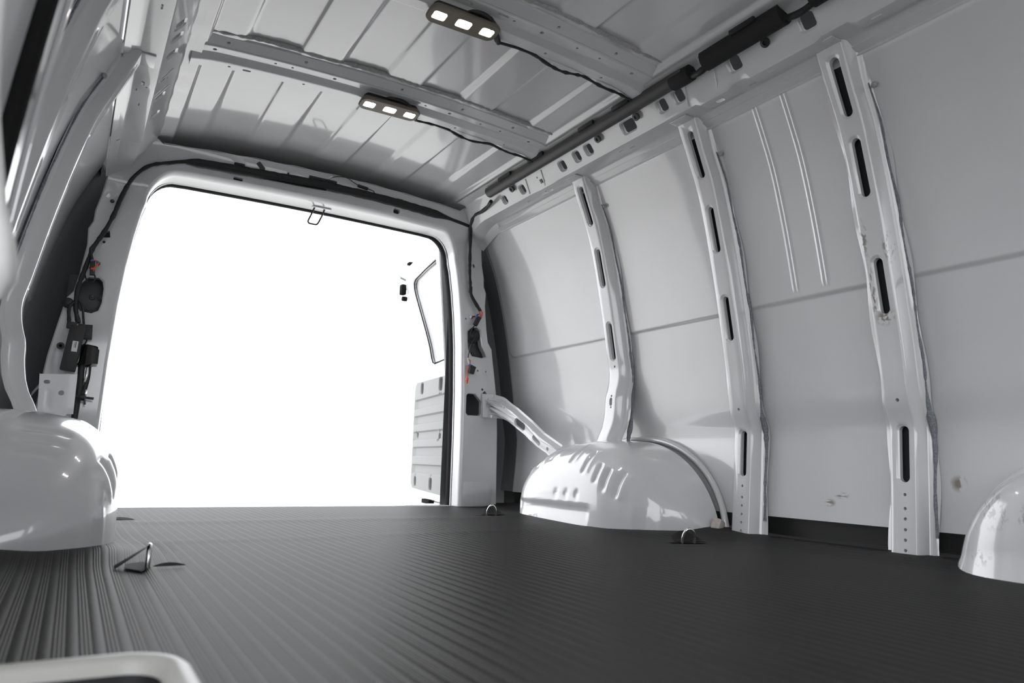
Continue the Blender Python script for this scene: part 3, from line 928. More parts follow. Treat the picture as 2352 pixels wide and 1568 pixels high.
# ------------------------------------------------------------------ wheel arches
def arch_dome(s, yc, hy, h, xw, xin, m, e1=.62, ribs=(), emboss=None, zbot=-.004, ny=190, nf=90, skirt=0.0, rear=1.0, taper=0.0, box=3.2):
    def f(u, v):
        # u -1..1 along y (front to rear), v 0..1 from the wall over the top to the floor
        ue = math.sin(u * PI / 2)
        au = abs(ue)
        top = h * max(0.0, 1 - au ** 2.35) ** .60
        inx = xw - (xw - xin) * max(0.0, 1 - au ** (box if ue < 0 else box + 1.2 * (rear > 1))) ** .42
        a = v * PI / 2
        x = xw - (xw - inx) * math.sin(a) ** e1
        z = zbot + (top - zbot) * math.cos(a) ** e1
        y = yc + ue * hy * (rear if ue > 0 else 1) * (1 - taper * max(0, z) / h)
        d = 0
        for (ry, v0, v1, w, amp, sk) in ribs:
            yy = y - sk * (v - .5)
            g = math.exp(-((yy - ry) / w) ** 2) * sstep((v - v0) / .05) * sstep((v1 - v) / .06)
            d += amp * g
        if emboss:
            (ya, yb, za, zb, amp) = emboss
            d += amp * sstep((y - ya) / .03 + .5) * sstep((yb - y) / .03 + .5) * sstep((z - za) / .012 + .5) * sstep((zb - z) / .012 + .5)
        if skirt:
            x -= skirt * math.exp(-(z / .02) ** 2)
        nrm = Vector((-math.sin(a) ** 1.2, 0, math.cos(a) ** 1.2))
        x += nrm.x * d * (1 - au ** 6); z += nrm.z * d * (1 - au ** 6)
        return (s * x, y, z)
    us = [-1 + 2 * k / ny for k in range(ny + 1)]
    vs = [k / nf for k in range(nf + 1)]
    return grid(us, vs, f)
RIBS = []
for (y, v0, v1) in ((2.185, .20, .58), (2.045, .28, .66), (1.955, .42, .76), (1.882, .58, .82), (1.838, .60, .87), (1.785, .56, .90), (2.27, .22, .62), (2.345, .24, .64), (2.405, .25, .66)):
    RIBS.append((y, v0, v1, .0085, -.0075, .06)); RIBS.append((y - .022, v0, v1, .012, .0035, .06))
for y in (1.655, 1.685, 1.72):
    RIBS.append((y, .84, 1.3, .011, .003, .05))
for y in (1.985, 2.045, 2.105):
    RIBS.append((y, .85, .95, .012, -.005, 0))
RIBS.append((2.13, .865, .91, .17, .004, 0))
for s, lb in ((1, 'white dome-shaped wheel arch on the right, under the short rib'), (-1, 'white dome-shaped wheel arch on the left, beside the bright rear opening')):
    root = thing('wheel_arch', (s * .82, 2.02, 0), lb, 'wheel arch', 'wheel arches')
    extra = [(y, .05, .33, .0085, -.0055, 0) for y in (1.797, 1.760, 1.727)] if s < 0 else []
    V, F = arch_dome(s, 2.02, .405, .285, .95, .672, M['paint'], .56, RIBS + extra, (1.92, 2.38, .026, .062, -.006), rear=1.20)
    mesh('arch_shell', V, F, M['paint'], root, angle=60)
    if s > 0:
        V, F = box_vf((.925, 1.60, .026), .040, .03, .040, .01, rotm(.2, .3, .4))
        mesh('putty_dab', V, F, M['putty'], root)

# ------------------------------------------------------------------ fuel filler housing front right
root = thing('filler_housing', (.88, .64, 0), 'white moulded housing with brown scuffs at the right edge of the picture, near the front', 'housing')
V, F = arch_dome(1, .665, .228, .222, .965, .80, M['paint_filler'], .46, (), None, -.004, 80, 50, .014, taper=.17, box=2.6)
mesh('housing_shell', V, F, M['paint_filler'], root, angle=60)
V, F = arch_dome(1, .665, .240, .240, .985, .905, M['paint'], .30, (), None, -.004, 60, 24, taper=.10)
mesh('housing_flange', V, F, M['paint'], root, angle=60)

# ------------------------------------------------------------------ corner brace on the right
def brace():
    root = thing('corner_brace', (.86, 2.70, .24), 'white slotted diagonal brace from the right rear pillar to the wheel arch', 'brace')
    path = [Vector((.795, 2.866, .447)), Vector((.842, 2.862, .447)), Vector((.862, 2.835, .440)), Vector((.865, 2.72, .395)), Vector((.872, 2.60, .335)), Vector((.880, 2.52, .285)), Vector((.885, 2.40, .235))]
    L = [0]
    for a, b2 in zip(path, path[1:]): L.append(L[-1] + (b2 - a).length)
    def at(t):
        for i in range(len(L) - 1):
            if t <= L[i + 1] or i == len(L) - 2:
                k = (t - L[i]) / (L[i + 1] - L[i])
                return path[i].lerp(path[i + 1], k)
    wt = [(0, .054), (.047, .054), (.09, .050), (.16, .043), (.35, .038), (.6, .036)]
    def f(u, v, d):
        p = at(u); h = .006
        t = (at(min(L[-1], u + .02)) - at(max(0, u - .02))).normalized()
        w = Vector((-.1, .15, 1.0)); w = (w - t * w.dot(t)).normalized()
        n = t.cross(w).normalized()
        if n.x > 0: n = -n
        ww = lin(wt, u)
        dep = d
        a = abs(v)
        k = sstep((u - .055) / .05)
        dep += k * (.026 * sstep((a - .62) / .16) + .004 * sstep((a - .86) / .1) - .010) + k * .004 * math.sin(24 * u) * (1 if a < .6 else 0)
        q = p + w * (v * ww) - n * dep
        return tuple(q)
    T = L[-1]
    ts = frange(0, T, .012)
    vs = [-1, -.88, -.80, -.70, -.62, -.5, 0, .5, .62, .70, .80, .88, 1]
    outline = [(t, -1) for t in ts] + [(T, v) for v in vs[1:-1]] + [(t, 1) for t in reversed(ts)] + [(0, v) for v in reversed(vs[1:-1])]
    def sl(c, hw, hv): return [(c + x, y / .04) for x, y in rrect(0, 0, hw, hv, hv * .95, 4)]
    holes = [(sl(.285, .040, .017), 0, 0, .010), (sl(.425, .034, .011), 0, 0, .010), (sl(.51, .008, .008), 0, 0, .010), (sl(.028, .011, .008), 0, 0, .006),
             ([(.148 + .004 * math.cos(a * PI / 4), .5 + .1 * math.sin(a * PI / 4)) for a in range(8)], 0, 0, .008)]
    sheet('brace_plate', outline, holes, f, M['paint'], ts[1:-1], vs[1:-1], root, angle=24, cv=vs[1:-1])
    for z in (.475, .412):
        tube('pressed_bead', [(.822, 2.864, z), (.845, 2.856, z), (.862, 2.832, z - .004)], .005, M['paint'], root)
    for z in (.05,): pass
brace()

# ------------------------------------------------------------------ tie-down rings in slits of the mat
def tie_down(x, y, ang, label, flap=1, leanv=.010):
    root = thing('tie_down_ring', (x, y, 0), label, 'tie-down ring', 'tie-down rings in the floor')
    c, s = math.cos(ang), math.sin(ang)
    def T(u, v, z): return (x + c * u - s * v, y + s * u + c * v, z)
    pts = [T(.0165 * math.cos(a), -.006 - leanv * math.sin(a), .001 + .036 * math.sin(a) ** .8 if 0 < a < PI else .0) for a in [PI * k / 20 for k in range(21)]]
    V, F = tube_vf(pts, .0040, 8)
    mesh('ring', V, F, M['steel'], root, angle=60)
    # recessed black cup
    poly = [(-.065, .0), (-.02, -.008), (.02, -.008), (.055, .004), (.03, .03), (-.02, .03)]
    V = [T(u, v, .0022) for u, v in poly] + [T(u * .6, v * .6 + .004, .0014) for u, v in poly]
    n = len(poly)
    F = [(i, (i + 1) % n, n + (i + 1) % n, n + i) for i in range(n)] + [tuple(range(n, 2 * n))]
    mesh('recess', V, F, M['foam_wrap'], root)
    # curled flaps of cut mat
    if flap:
        V, F = grid([k / 8 for k in range(9)], [k / 6 for k in range(7)],
                    lambda a, b2: T(-.03 + .085 * a, .010 + .035 * b2 * (1 - .5 * a), .003 + .030 * (b2 ** 1.5) * math.sin(PI * min(1, a * .9 + .12)) * (1 - .45 * a)))
        V += [(v[0], v[1], v[2] - .002) for v in V]
        n = len(F); F = F + [tuple(i + 63 for i in f) for f in F]
        mesh('mat_flap', V, F, M['foam_wrap'], root)
    return root
tie_down(.648, 1.448, -.45, 'chrome tie-down ring in a floor slit before the right wheel arch')
tie_down(.595, 2.408, -.35, 'chrome tie-down ring at the foot of the right rear pillar')
r = tie_down(-.652, 1.447, 1.45, 'tie-down ring under a lifted mat flap beside the left wheel arch', 0, 0.0)
V, F = grid([k / 8 for k in range(9)], [k / 6 for k in range(7)], lambda a, b2: (-.698 + .052 * a, 1.430 + .030 * b2, .003 + .038 * a ** 1.05 * (1 - .12 * b2)))
V += [(v[0], v[1], v[2] - .0022) for v in V]; F = F + [tuple(i + 63 for i in f) for f in F]
mesh('mat_flap', V, F, M['rubber_mat'], r)
V, F = grid([k / 8 for k in range(9)], [0, 1], lambda a, b2: (-.640 + .055 * a, 1.434 + .010 * b2 * math.sin(PI * a), .0028 + .004 * math.sin(PI * a) * b2))
V += [(v[0], v[1], v[2] - .0012) for v in V]; F = F + [tuple(i + 18 for i in f) for f in F]
mesh('mat_slit', V, F, M['foam_wrap'], r)
sl = thing('floor_slit', (-.64, 2.40, 0), 'dark slit cut in the mat behind the left wheel arch', 'slit')
V, F = grid([k / 8 for k in range(9)], [0, 1], lambda a, b2: (-.67 + .075 * a, 2.40 + .03 * b2 * math.sin(PI * a), .004 + .005 * math.sin(PI * a) * b2))
V += [(v[0], v[1], v[2] - .0015) for v in V]; F = F + [tuple(i + 18 for i in f) for f in F]
mesh('slit_edge', V, F, M['foam_wrap'], sl)
pg = thing('floor_plug', (.688, 2.10, .01), 'small black rubber plug on the floor beside the right wheel arch', 'plug')
lathe('plug_head', [(.002, 0), (.008, 0), (.009, .004), (.006, .010), (.001, .012)], (.688, 2.10, .004), (0, 0, 1), M['black_rubber'], pg, 12)
lathe('plug_pin', [(.003, 0), (.003, .006), (.001, .007)], (.688, 2.10, .015), (0, 0, 1), M['steel'], pg, 8)

# ------------------------------------------------------------------ wiring: header
hw = thing('header_loom', (0, 2.814, 1.25), 'black taped wiring loom in a long strip across the rear door header', 'wiring loom')
pts = [(-.590, 2.829, 1.245), (-.53, 2.817, 1.262), (-.455, 2.812, 1.268), (-.337, 2.810, 1.273), (-.247, 2.808, 1.276), (-.075, 2.806, 1.283), (.108, 2.806, 1.286), (.303, 2.808, 1.282), (.512, 2.812, 1.270), (.60, 2.818, 1.262), (.68, 2.829, 1.255)]
cp = curve(pts, .02)
rr = [.007 + .011 * sstep((p.x + .54) / .06) * sstep((.58 - p.x) / .1) for p in cp]
rr = [q * random.uniform(.93, 1.07) for q in rr]
V, F = tube_vf(cp, rr, 8, False, .55, (0, 1, .5))
mesh('loom_cover', V, F, M['tape'], hw, angle=60)
def header_thin(): 
    tube('side_wire', [(-.30, 2.812, 1.262), (-.22, 2.809, 1.262), (-.1, 2.808, 1.264), (0, 2.806, 1.268)], .003, M['black_plastic'], hw, n=6)
header_thin()
box('plug_connector', (-.262, 2.806, 1.306), (.034, .014, .018), M['cover_plastic'], hw, .003, rotm(0, .8, 0))
tube('plug_wire', [(-.25, 2.807, 1.297), (-.235, 2.806, 1.285), (-.20, 2.806, 1.280)], .003, M['black_plastic'], hw, n=6)
tube('lamp_wire', [(-.005, 2.802, 1.288), (.005, 2.790, 1.312), (.03, 2.798, 1.330), (.07, 2.784, 1.333), (.105, 2.789, 1.322), (.13, 2.794, 1.315)], .0018, M['black_plastic'], hw, n=6)
box('inline_connector', (.15, 2.796, 1.312), (.045, .010, .011), M['black_plastic'], hw, .002, rotm(0, .12, 0))
tube('lamp_wire', [(.172, 2.796, 1.310), (.198, 2.796, 1.306), (.207, 2.799, 1.292), (.207, 2.804, 1.278)], .0018, M['black_plastic'], hw, n=6)
box('wire_tag', (.008, 2.784, 1.318), (.022, .002, .007), M['sticker'], hw, .0005, rotm(0, -.7, 0))
# ------------------------------------------------------------------ wiring: right pillar
rl = thing('pillar_loom', (.72, 2.86, .55), 'black wiring loom with orange leads hanging down the right rear pillar', 'wiring loom', 'rear pillar wiring looms')
tube('loom', [(.625, 2.545, 1.278), (.640, 2.60, 1.275), (.655, 2.68, 1.278), (.66, 2.75, 1.283), (.668, 2.80, 1.262), (.678, 2.825, 1.245), (.693, 2.850, 1.18), (.702, 2.862, 1.06), (.708, 2.862, .99), (.713, 2.862, .95), (.735, 2.862, .915), (.765, 2.862, .878)], .0075, M['tape'], rl, rough=.2)
box('clip', (.711, 2.864, .97), (.014, .012, .028), M['black_plastic'], rl)
tube('orange_lead', [(.765, 2.860, .882), (.772, 2.856, .868), (.766, 2.853, .845), (.752, 2.855, .828), (.746, 2.857, .822)], .0032, M['orange'], rl, n=6)
tube('orange_lead', [(.762, 2.862, .872), (.762, 2.855, .85), (.750, 2.853, .838)], .0028, M['orange'], rl, n=6)
box('connector', (.747, 2.857, .827), (.020, .016, .046), M['black_plastic'], rl, .003, rotm(0, .45, 0))
box('blue_clip', (.742, 2.853, .848), (.010, .010, .008), M['blue'], rl, .001)
lathe('loop_grommet', [(.026, 0), (.028, .004), (.020, .010), (.004, .012)], (.748, 2.88, .762), (0, -1, 0), M['black_plastic'], rl, 16)
tube('thin_lead', [(.742, 2.855, .812), (.724, 2.858, .79), (.718, 2.86, .765), (.726, 2.86, .748), (.738, 2.86, .758), (.735, 2.86, .74), (.722, 2.86, .715), (.714, 2.862, .68), (.711, 2.864, .655)], .0026, M['black_plastic'], rl, n=6)
tube('white_lead', [(.711, 2.864, .656), (.712, 2.862, .64), (.722, 2.862, .622)], .0022, M['sticker'], rl, n=6)
tube('orange_lead', [(.713, 2.864, .648), (.722, 2.86, .644), (.722, 2.86, .628), (.712, 2.862, .622), (.710, 2.864, .60), (.711, 2.864, .565)], .0022, M['orange'], rl, n=6)
box('blue_clip', (.722, 2.860, .622), (.018, .012, .008), M['blue'], rl, .001, rotm(0, .25, 0))
box('connector', (.732, 2.860, .603), (.026, .016, .036), M['black_plastic'], rl, .002, rotm(0, .3, 0))
lathe('plug', [(.002, 0), (.005, .002), (.005, .010), (.003, .012), (.006, .014), (.006, .022), (.003, .026)], (.711, 2.864, .54), (0, 0, 1), M['orange'], rl, 10)
lathe('ground_bolt', [(.009, 0), (.009, .003), (.005, .004), (.005, .008), (.001, .009)], (.727, 2.878, .848), (0, -1, 0), M['steel'], rl, 12)
tube('ground_lead', [(.727, 2.87, .848), (.742, 2.865, .850), (.758, 2.862, .862)], .003, M['black_plastic'], rl, n=6)
# tail lamp back seen through the pillar holes
def tail_back(s, label):
    root = thing('tail_lamp_back', (s * .77, 2.93, .65), label, 'lamp housing', 'tail lamp housings behind the rear pillars')
    V, F = grid([.70, .72, .83, .845], [.655, .665, .80, .81], lambda u, v: (s * u, 2.935 + (.01 if u in (.70, .845) or v in (.655, .81) else 0), v))
    mesh('housing_plate', V, F, M['lamp_black'], root)
    for (x, z) in ((.742, .735), (.768, .735), (.735, .690), (.775, .688)):
        lathe('stud', [(.011, 0), (.010, .006), (.006, .007), (.005, .012), (.001, .013)], (s * x, 2.933, z), (0, -1, 0), M['lamp_black'], root, 12)
    return root
tail_back(1, 'dark tail lamp housing with studs showing through the right rear pillar')
tail_back(-1, 'dark tail lamp housing with studs showing through the left rear pillar')
# ------------------------------------------------------------------ wiring: left pillar
ll = thing('pillar_loom', (-.78, 2.85, .6), 'black wiring loom with orange and blue leads running down the left rear pillar', 'wiring loom', 'rear pillar wiring looms')
tube('loom', [(-.585, 2.825, 1.247), (-.645, 2.835, 1.222), (-.690, 2.848, 1.170), (-.717, 2.858, 1.098), (-.734, 2.860, 1.029), (-.757, 2.862, .960), (-.778, 2.862, .912), (-.790, 2.862, .874), (-.800, 2.860, .82), (-.812, 2.860, .76), (-.815, 2.86, .71), (-.812, 2.858, .67), (-.800, 2.852, .625)], .0075, M['tape'], ll, rough=.2)
tube('branch', [(-.775, 2.860, .915), (-.792, 2.855, .89), (-.786, 2.855, .862), (-.780, 2.857, .845), (-.783, 2.858, .82)], .006, M['tape'], ll, rough=.2)
tube('branch', [(-.815, 2.86, .70), (-.832, 2.855, .68), (-.832, 2.85, .66), (-.826, 2.85, .62)], .006, M['tape'], ll, rough=.2)
tube('branch', [(-.815, 2.86, .715), (-.795, 2.856, .685), (-.788, 2.854, .65), (-.782, 2.85, .615)], .004, M['tape'], ll, n=6)
lathe('grommet', [(.018, 0), (.018, .006), (.010, .012), (.001, .013)], (-.838, 2.868, .692), (0, -1, 0), M['black_plastic'], ll, 14)
tube('loop_lead', [(-.800, 2.855, .80), (-.79, 2.85, .772), (-.775, 2.85, .770), (-.766, 2.852, .785), (-.770, 2.855, .80)], .0028, M['black_plastic'], ll, n=6)
box('connector', (-.779, 2.855, .822), (.016, .014, .05), M['black_plastic'], ll, .002, rotm(0, -.08, 0))
tube('orange_lead', [(-.783, 2.852, .850), (-.768, 2.85, .848), (-.763, 2.85, .842), (-.770, 2.85, .828), (-.777, 2.85, .820), (-.774, 2.85, .81)], .003, M['orange'], ll, n=6)
box('orange_clip', (-.777, 2.846, .818), (.014, .006, .006), M['orange'], ll, .001)
box('blue_clip', (-.783, 2.848, .846), (.010, .008, .006), M['blue'], ll, .001)
box('blue_clip', (-.767, 2.848, .845), (.008, .008, .006), M['blue'], ll, .001)
lathe('brown_tip', [(.001, 0), (.007, .003), (.007, .010), (.001, .013)], (-.757, 2.856, .838), (-.6, 0, .3), M['brown'], ll, 10)
box('connector', (-.770, 2.850, .596), (.030, .018, .050), M['black_plastic'], ll, .002, rotm(0, -.06, 0))
tube('tail_lead', [(-.768, 2.85, .57), (-.772, 2.85, .556), (-.785, 2.85, .54)], .003, M['black_plastic'], ll, n=6)
# control module
cm = thing('control_module', (-.805, 2.835, .46), 'black control module with a small white sticker on the left rear pillar', 'module')
box('module_body', (-.806, 2.838, .535), (.046, .034, .155), M['black_plastic'], cm, .004, rotm(0, .10, 0))
box('module_socket', (-.818, 2.838, .612), (.030, .030, .022), M['black_plastic'], cm, .003)
box('module_socket', (-.790, 2.836, .606), (.022, .028, .026), M['black_plastic'], cm, .003, rotm(0, .15, 0))
lathe('mount_ear', [(.012, -.003), (.012, .003), (.005, .003), (.005, -.003)], (-.842, 2.842, .540), (0, 1, 0), M['black_plastic'], cm, 12)
box('sticker', (-.801, 2.8195, .540), (.017, .001, .036), M['sticker'], cm, .0003, rotm(0, .05, 0))
box('print_line', (-.799, 2.8186, .545), (.0025, .0006, .020), M['ink'], cm, .0001, rotm(0, .05, 0))
box('print_line', (-.803, 2.8186, .545), (.0012, .0006, .018), M['ink'], cm, .0001, rotm(0, .05, 0))
# black strap bundle
sb = thing('strap_bundle', (-.762, 2.84, .37), 'black strap bundle hanging beside the control module on the left rear pillar', 'strap')
V, F = box_vf((-.757, 2.848, .515), .044, .03, .075, .010, rotm(.1, .1, .2))
V = [Vector((v[0] - .012 * sstep((.50 - v[2]) / .03) * (1 if v[0] < -.755 else 0), v[1], v[2] + .016 * (1 if v[0] > -.75 and v[2] < .50 else 0))) for v in V]
mesh('bundle', V, F, M['black_rubber'], sb, angle=40)
V, F = grid([k / 6 for k in range(7)], [k / 6 for k in range(7)], lambda a, b2: (-.765 + .037 * a, 2.828 - .006 * math.sin(PI * a), .548 - .07 * b2 * (1 - .3 * a) - .012 * a * a))
mesh('fold', V, F, M['black_plastic'], sb)
tube('strap', [(-.772, 2.852, .55), (-.774, 2.852, .48), (-.772, 2.85, .42), (-.774, 2.85, .36), (-.776, 2.85, .30)], .010, M['black_plastic'], sb, flat=.35, upv=(0, 1, 0))
tube('strap', [(-.752, 2.850, .48), (-.752, 2.848, .44), (-.757, 2.85, .40), (-.762, 2.85, .385)], .007, M['black_plastic'], sb, flat=.35, upv=(0, 1, 0))
tube('steel_rod', [(-.757, 2.846, .475), (-.756, 2.842, .45), (-.760, 2.844, .425)], .004, M['steel'], sb, n=8)
# jack bracket
jb = thing('jack_bracket', (-.83, 2.78, .30), 'light grey punched steel bracket plate above the left wheel arch', 'bracket')
out = [(-.888, .436), (-.783, .443), (-.781, .312), (-.800, .312), (-.802, .295), (-.879, .295)]
hl = [(rrect(-.865, .412, .009, .006, .005, 3), 0, 0, .004), (dot(-.822, .379, .0085, 12), 0, 0, .004), (rrect(-.866, .312, .007, .004, .003, 2), 0, 0, .004)]
sheet('bracket_plate', out, hl, lambda u, v, d: (u, 2.78 + d + .003 * sstep((.006 - abs(u + .856)) / .004) * (1 if .325 < v < .385 else 0), v), M['plate'], frange(-.885, -.785, .008), frange(.30, .44, .008), jb, angle=30)
V, F = grid([0, 1], frange(.295, .44, .03), lambda u, v: (-.888 + .009 * (.44 - v) / .145, 2.78 + .06 * u, v))
mesh('bracket_return', V, F, M['plate'], jb)
V, F = grid([0, 1, 2, 3], [0, 1], lambda u, v: (-.905 + .015 * u, 2.80 + .05 * v, .36 + .03 * u - .004 * u * u + .02 * v))
mesh('bracket_wing', V, F, M['plate'], jb)
wn = thing('wing_nut', (-.745, 2.80, .36), 'steel wing nut on a bolt beside the jack bracket', 'nut')
tube('bolt', [(-.795, 2.80, .372), (-.728, 2.80, .368)], .0042, M['dark_steel'], wn, smoothpath=False, n=8)
lathe('hub', [(.010, 0), (.012, .004), (.012, .014), (.008, .018)], (-.768, 2.80, .371), (1, 0, -.05), M['dark_steel'], wn, 12)
box('wing', (-.752, 2.80, .384), (.007, .010, .026), M['steel'], wn, .002, rotm(0, .08, 0))
box('wing', (-.753, 2.80, .357), (.007, .010, .022), M['dark_steel'], wn, .002, rotm(0, -.12, 0))

# ------------------------------------------------------------------ door striker on the header
st = thing('door_striker', (.0, 2.93, 1.18), 'black wire striker loop hanging from the rear door header', 'striker')
box('striker_plate', (.018, 2.918, 1.2275), (.078, .024, .005), M['plate'], st, .002)
tube('striker_loop', [(-.010, 2.92, 1.228), (-.020, 2.93, 1.195), (-.029, 2.938, 1.168), (-.026, 2.94, 1.162), (-.018, 2.94, 1.160), (.002, 2.94, 1.160), (.010, 2.94, 1.162), (.014, 2.938, 1.168), (.024, 2.93, 1.195), (.032, 2.92, 1.228)], .0036, M['dark_steel'], st, step=.004)

# ------------------------------------------------------------------ open rear door, seen through the opening
def rear_door():
    Hn = Vector((.755, 3.06, 0)); U = Vector((.115, .69, 0)).normalized(); N = Vector((-U.y, U.x, 0))   # N points inwards
    root = thing('door_1', (Hn.x, Hn.y, 0), 'open white rear door with grey lower trim panel, outside to the right', 'door', kind='structure')
    def lean(z): return .10 * sstep((z - .60) / .8) * 1.3
    def P(t, z, d): return tuple(Hn + U * t + N * (lean(z) + d) + Vector((0, 0, z)))
    W_ = lambda z: .715 - .025 * sstep((z - .8) / .5)
    def outline_door():
        o = [(0, .0), (.69, .0), (.712, .02)]
        o += [(W_(z), z) for z in frange(.1, 1.16, .08)]
        o += [(.675, 1.21), (.64, 1.24), (.55, 1.255), (.3, 1.262), (0, 1.262)]
        return o
    o = outline_door()
    # shell: inner face with the recessed window blank
    wb = [(.09, .70), (.40, .70), (.43, .71), (.447, .735), (.46, .80), (.51, .95), (.555, 1.10), (.556, 1.13), (.545, 1.155), (.51, 1.168), (.3, 1.175), (.09, 1.175)]
    def f(u, v, d): return P(u, v, -d)
    sheet('inner_shell', o, [(wb, .012, .012, .006)], f, M['paint'], frange(.03, .7, .04), frange(.04, 1.24, .04), root)
    V = []; n = len(o)
    for d in (0, -.006, -.07): V += [P(u, v, d) for u, v in inset(o, .0 if d == 0 else .006)]
    F = [(r * n + i, r * n + (i + 1) % n, (r + 1) * n + (i + 1) % n, (r + 1) * n + i) for r in range(2) for i in range(n)]
    mesh('outer_skin', V, F + [tuple(range(2 * n, 3 * n))], M['paint'], root)
    V, F = grid(frange(.085, .63, .06), frange(.69, 1.18, .05), lambda u, v: P(u, v, -.022))
    mesh('window_blank', V, F, M['paint'], root)
    pts = [P(u, v, -.008) for u, v in dens(wb + [wb[0]], .03)]
    V, F = tube_vf(pts[:-1], .0032, 6, True)
    mesh('blank_gasket', V, F, M['matte_black'], root, angle=60)
    # grey ribbed trim panel
    tp = [(.02, .03), (.66, .045), (.695, .07), (.70, .30), (.70, .57), (.685, .605), (.66, .618), (.02, .605)]
    cups = []
    for (t, z, hw, hh) in ((.545, .577, .028, .030), (.19, .572, .030, .034), (.605, .082, .022, .026), (.30, .078, .026, .030), (.63, .33, .016, .018), (.20, .31, .018, .020)):
        cups.append((rrect(t, z, hw, hh, .016, 4), .004, .004, .022))
    bands = [(.495, .535), (.395, .435), (.29, .315), (.205, .23), (.10, .14)]
    bz = [(.470, .525), (.372, .425), (.262, .300), (.160, .205), (.115, .118)]
    lv = [.118, .165, .205, .262, .305, .355, .40, .455, .50]
    def g(u, v, d):
        h = .020
        k = 0
        for (a, b2) in ((.125, .170), (.215, .262), (.300, .345), (.385, .430), (.470, .520)):
            k = max(k, sstep((v - a) / .006 + .5) * sstep((b2 - v) / .006 + .5))
        if u > .675: k *= 1 - sstep((u - .675) / .01)
        return P(u, v, h - .010 * k - d)
    vs_ = merge(frange(.05, .60, .02), *[[e - .004, e, e + .004] for q in ((.125, .170), (.215, .262), (.300, .345), (.385, .430), (.470, .520)) for e in q])
    tr = sheet('trim_panel', dens(tp + [tp[0]], .04)[:-1], cups, g, M['trim_grey'], frange(.04, .69, .03), vs_, root, angle=25)
    V = [P(u, v, .018) for u, v in tp] + [P(u, v, 0) for u, v in inset(tp, .004)]
    n = len(tp)
    mesh('trim_edge', V, [(i, (i + 1) % n, n + (i + 1) % n, n + i) for i in range(n)], M['trim_grey'], root)
    for (t, z, hw, hh) in ((.545, .577, .028, .030), (.19, .572, .030, .034), (.605, .082, .022, .026), (.30, .078, .026, .030), (.63, .33, .016, .018), (.20, .31, .018, .020)):
        V = [P(u, v, -.004) for u, v in rrect(t, z, hw, hh, .016, 4)]
        mesh('cup_floor', V, [tuple(range(len(V)))], M['lamp_black'], root)
    # latches at the free edge
    box('upper_latch', P(.728, 1.155, .012), (.030, .040, .060), M['matte_black'], root, .005)
    lathe('latch_roller', [(.003, -.014), (.014, -.014), (.015, 0), (.014, .014), (.003, .014)], P(.735, 1.105, .010), (1, 0, 0), M['matte_black'], root, 12)
    box('edge_cap', P(.735, 1.225, .0), (.05, .07, .012), M['trim_grey'], root, .004, rotm(.5, .3, 0))
    box('bumper_stop', P(.58, 1.272, -.01), (.03, .04, .016), M['matte_black'], root, .004)
    box('lower_latch', P(.40, -.012, .0), (.03, .14, .022), M['matte_black'], root, .004, rotz(-.16))
    tube('bottom_seal', [P(t, -.008, -.04) for t in (.05, .3, .6)], .010, M['trim_grey'], root)
    box('hinge', (.75, 3.035, .30), (.03, .05, .09), M['paint'], root, .005)
    box('hinge', (.75, 3.035, .95), (.03, .05, .09), M['paint'], root, .005)
rear_door()

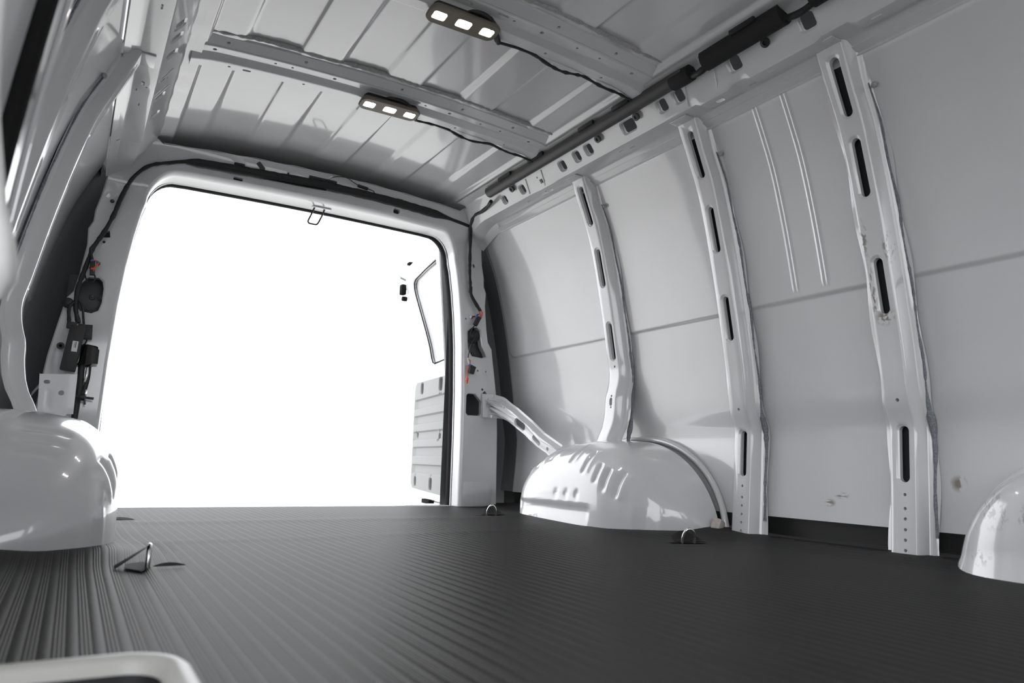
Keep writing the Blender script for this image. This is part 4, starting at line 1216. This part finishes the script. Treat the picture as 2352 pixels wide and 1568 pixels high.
# ------------------------------------------------------------------ side door step well and pillar at the left edge
def step_well():
    root = thing('step_well', (-.86, .25, -.2), 'pale rounded rim of the black side door step well, blurred at the bottom left', 'step')
    pl = [(-1.10, .745)] + [(-.735 + .055 * math.sin(a), .690 + .055 * math.cos(a)) for a in [PI / 2 * k / 10 for k in range(11)]] + [(-.680, -.42), (-1.10, -.42)]
    prof = [(.006, .000), (.004, .014), (-.001, .022), (-.007, .026), (-.014, .0255), (-.020, .019), (-.023, .010)]
    V = []; n = len(pl)
    area = 1
    for off, z in prof:
        q = inset(pl, off)
        V += [(x, y, z) for x, y in q]
    F = [(r * n + i, r * n + i + 1, (r + 1) * n + i + 1, (r + 1) * n + i) for r in range(len(prof) - 1) for i in range(n - 1)]
    mesh('rim', V, F, M['rim'], root, angle=60)
    V = []
    q = inset(pl, -.023)
    for z in (.012, -.06, -.22): V += [(x, y, z) for x, y in q]
    F = [(r * n + i, r * n + (i + 1) % n, (r + 1) * n + (i + 1) % n, (r + 1) * n + i) for r in range(2) for i in range(n)] + [tuple(range(2 * n, 3 * n))]
    mesh('tray', V, F, M['black_plastic'], root, angle=40)
step_well()
def side_pillar():
    root = thing('side_door_pillar', (-.9, .84, 0), 'blurred pale side door pillar with black weatherstrip at the left edge', 'pillar')
    X = [(0, .885), (.3, .878), (.5, .864), (.7, .842), (.9, .815), (1.1, .765), (1.25, .72)]
    zz = frange(0, 1.25, .04)
    sec = [(.10, .92), (.03, .92), (.012, .91), (.0, .88), (.004, .83), (.012, .80), (.030, .74), (.060, .66), (.10, .60), (.16, .58)]
    V, F = grid(zz, range(len(sec)), lambda z, k: (-(interp(X, z) + sec[k][0]), sec[k][1], z))
    mesh('pillar_skin', V, F, M['paint'], root, angle=40)
    tube('weatherstrip', [(-(interp(X, z) + .006), .805, z) for z in zz], .010, M['black_rubber'], root)
    tube('pinch_flange', [(-(interp(X, z) - .006), .85, z) for z in zz], .007, M['paint'], root, flat=.5)
side_pillar()
def grab_handle():
    root = thing('grab_handle', (-.86, .72, .31), 'blurred pale grab handle with a rounded lower end, cut by the left edge', 'handle')
    P = [(-.8505, .70, .315), (-.851, .70, .33), (-.855, .70, .36), (-.864, .705, .41), (-.880, .71, .52), (-.885, .715, .72), (-.865, .72, .90), (-.845, .73, .98)]
    c = curve(P, .012)
    rr = []
    for p in c:
        r = .0125 - .005 * sstep((p.z - .35) / .05)
        if p.z < .335: r *= max(.25, math.sqrt(max(0, 1 - ((.335 - p.z) / .021) ** 2)))
        rr.append(r)
    V, F = tube_vf(c, rr, 12)
    mesh('grip', V, F, M['handle'], root, angle=60)
    tube('mount', [(-.855, .705, .345), (-.875, .76, .345), (-.89, .80, .345)], .010, M['handle'], root)
    tube('mount', [(-.847, .73, .96), (-.855, .77, .96), (-.862, .80, .96)], .010, M['handle'], root)
grab_handle()
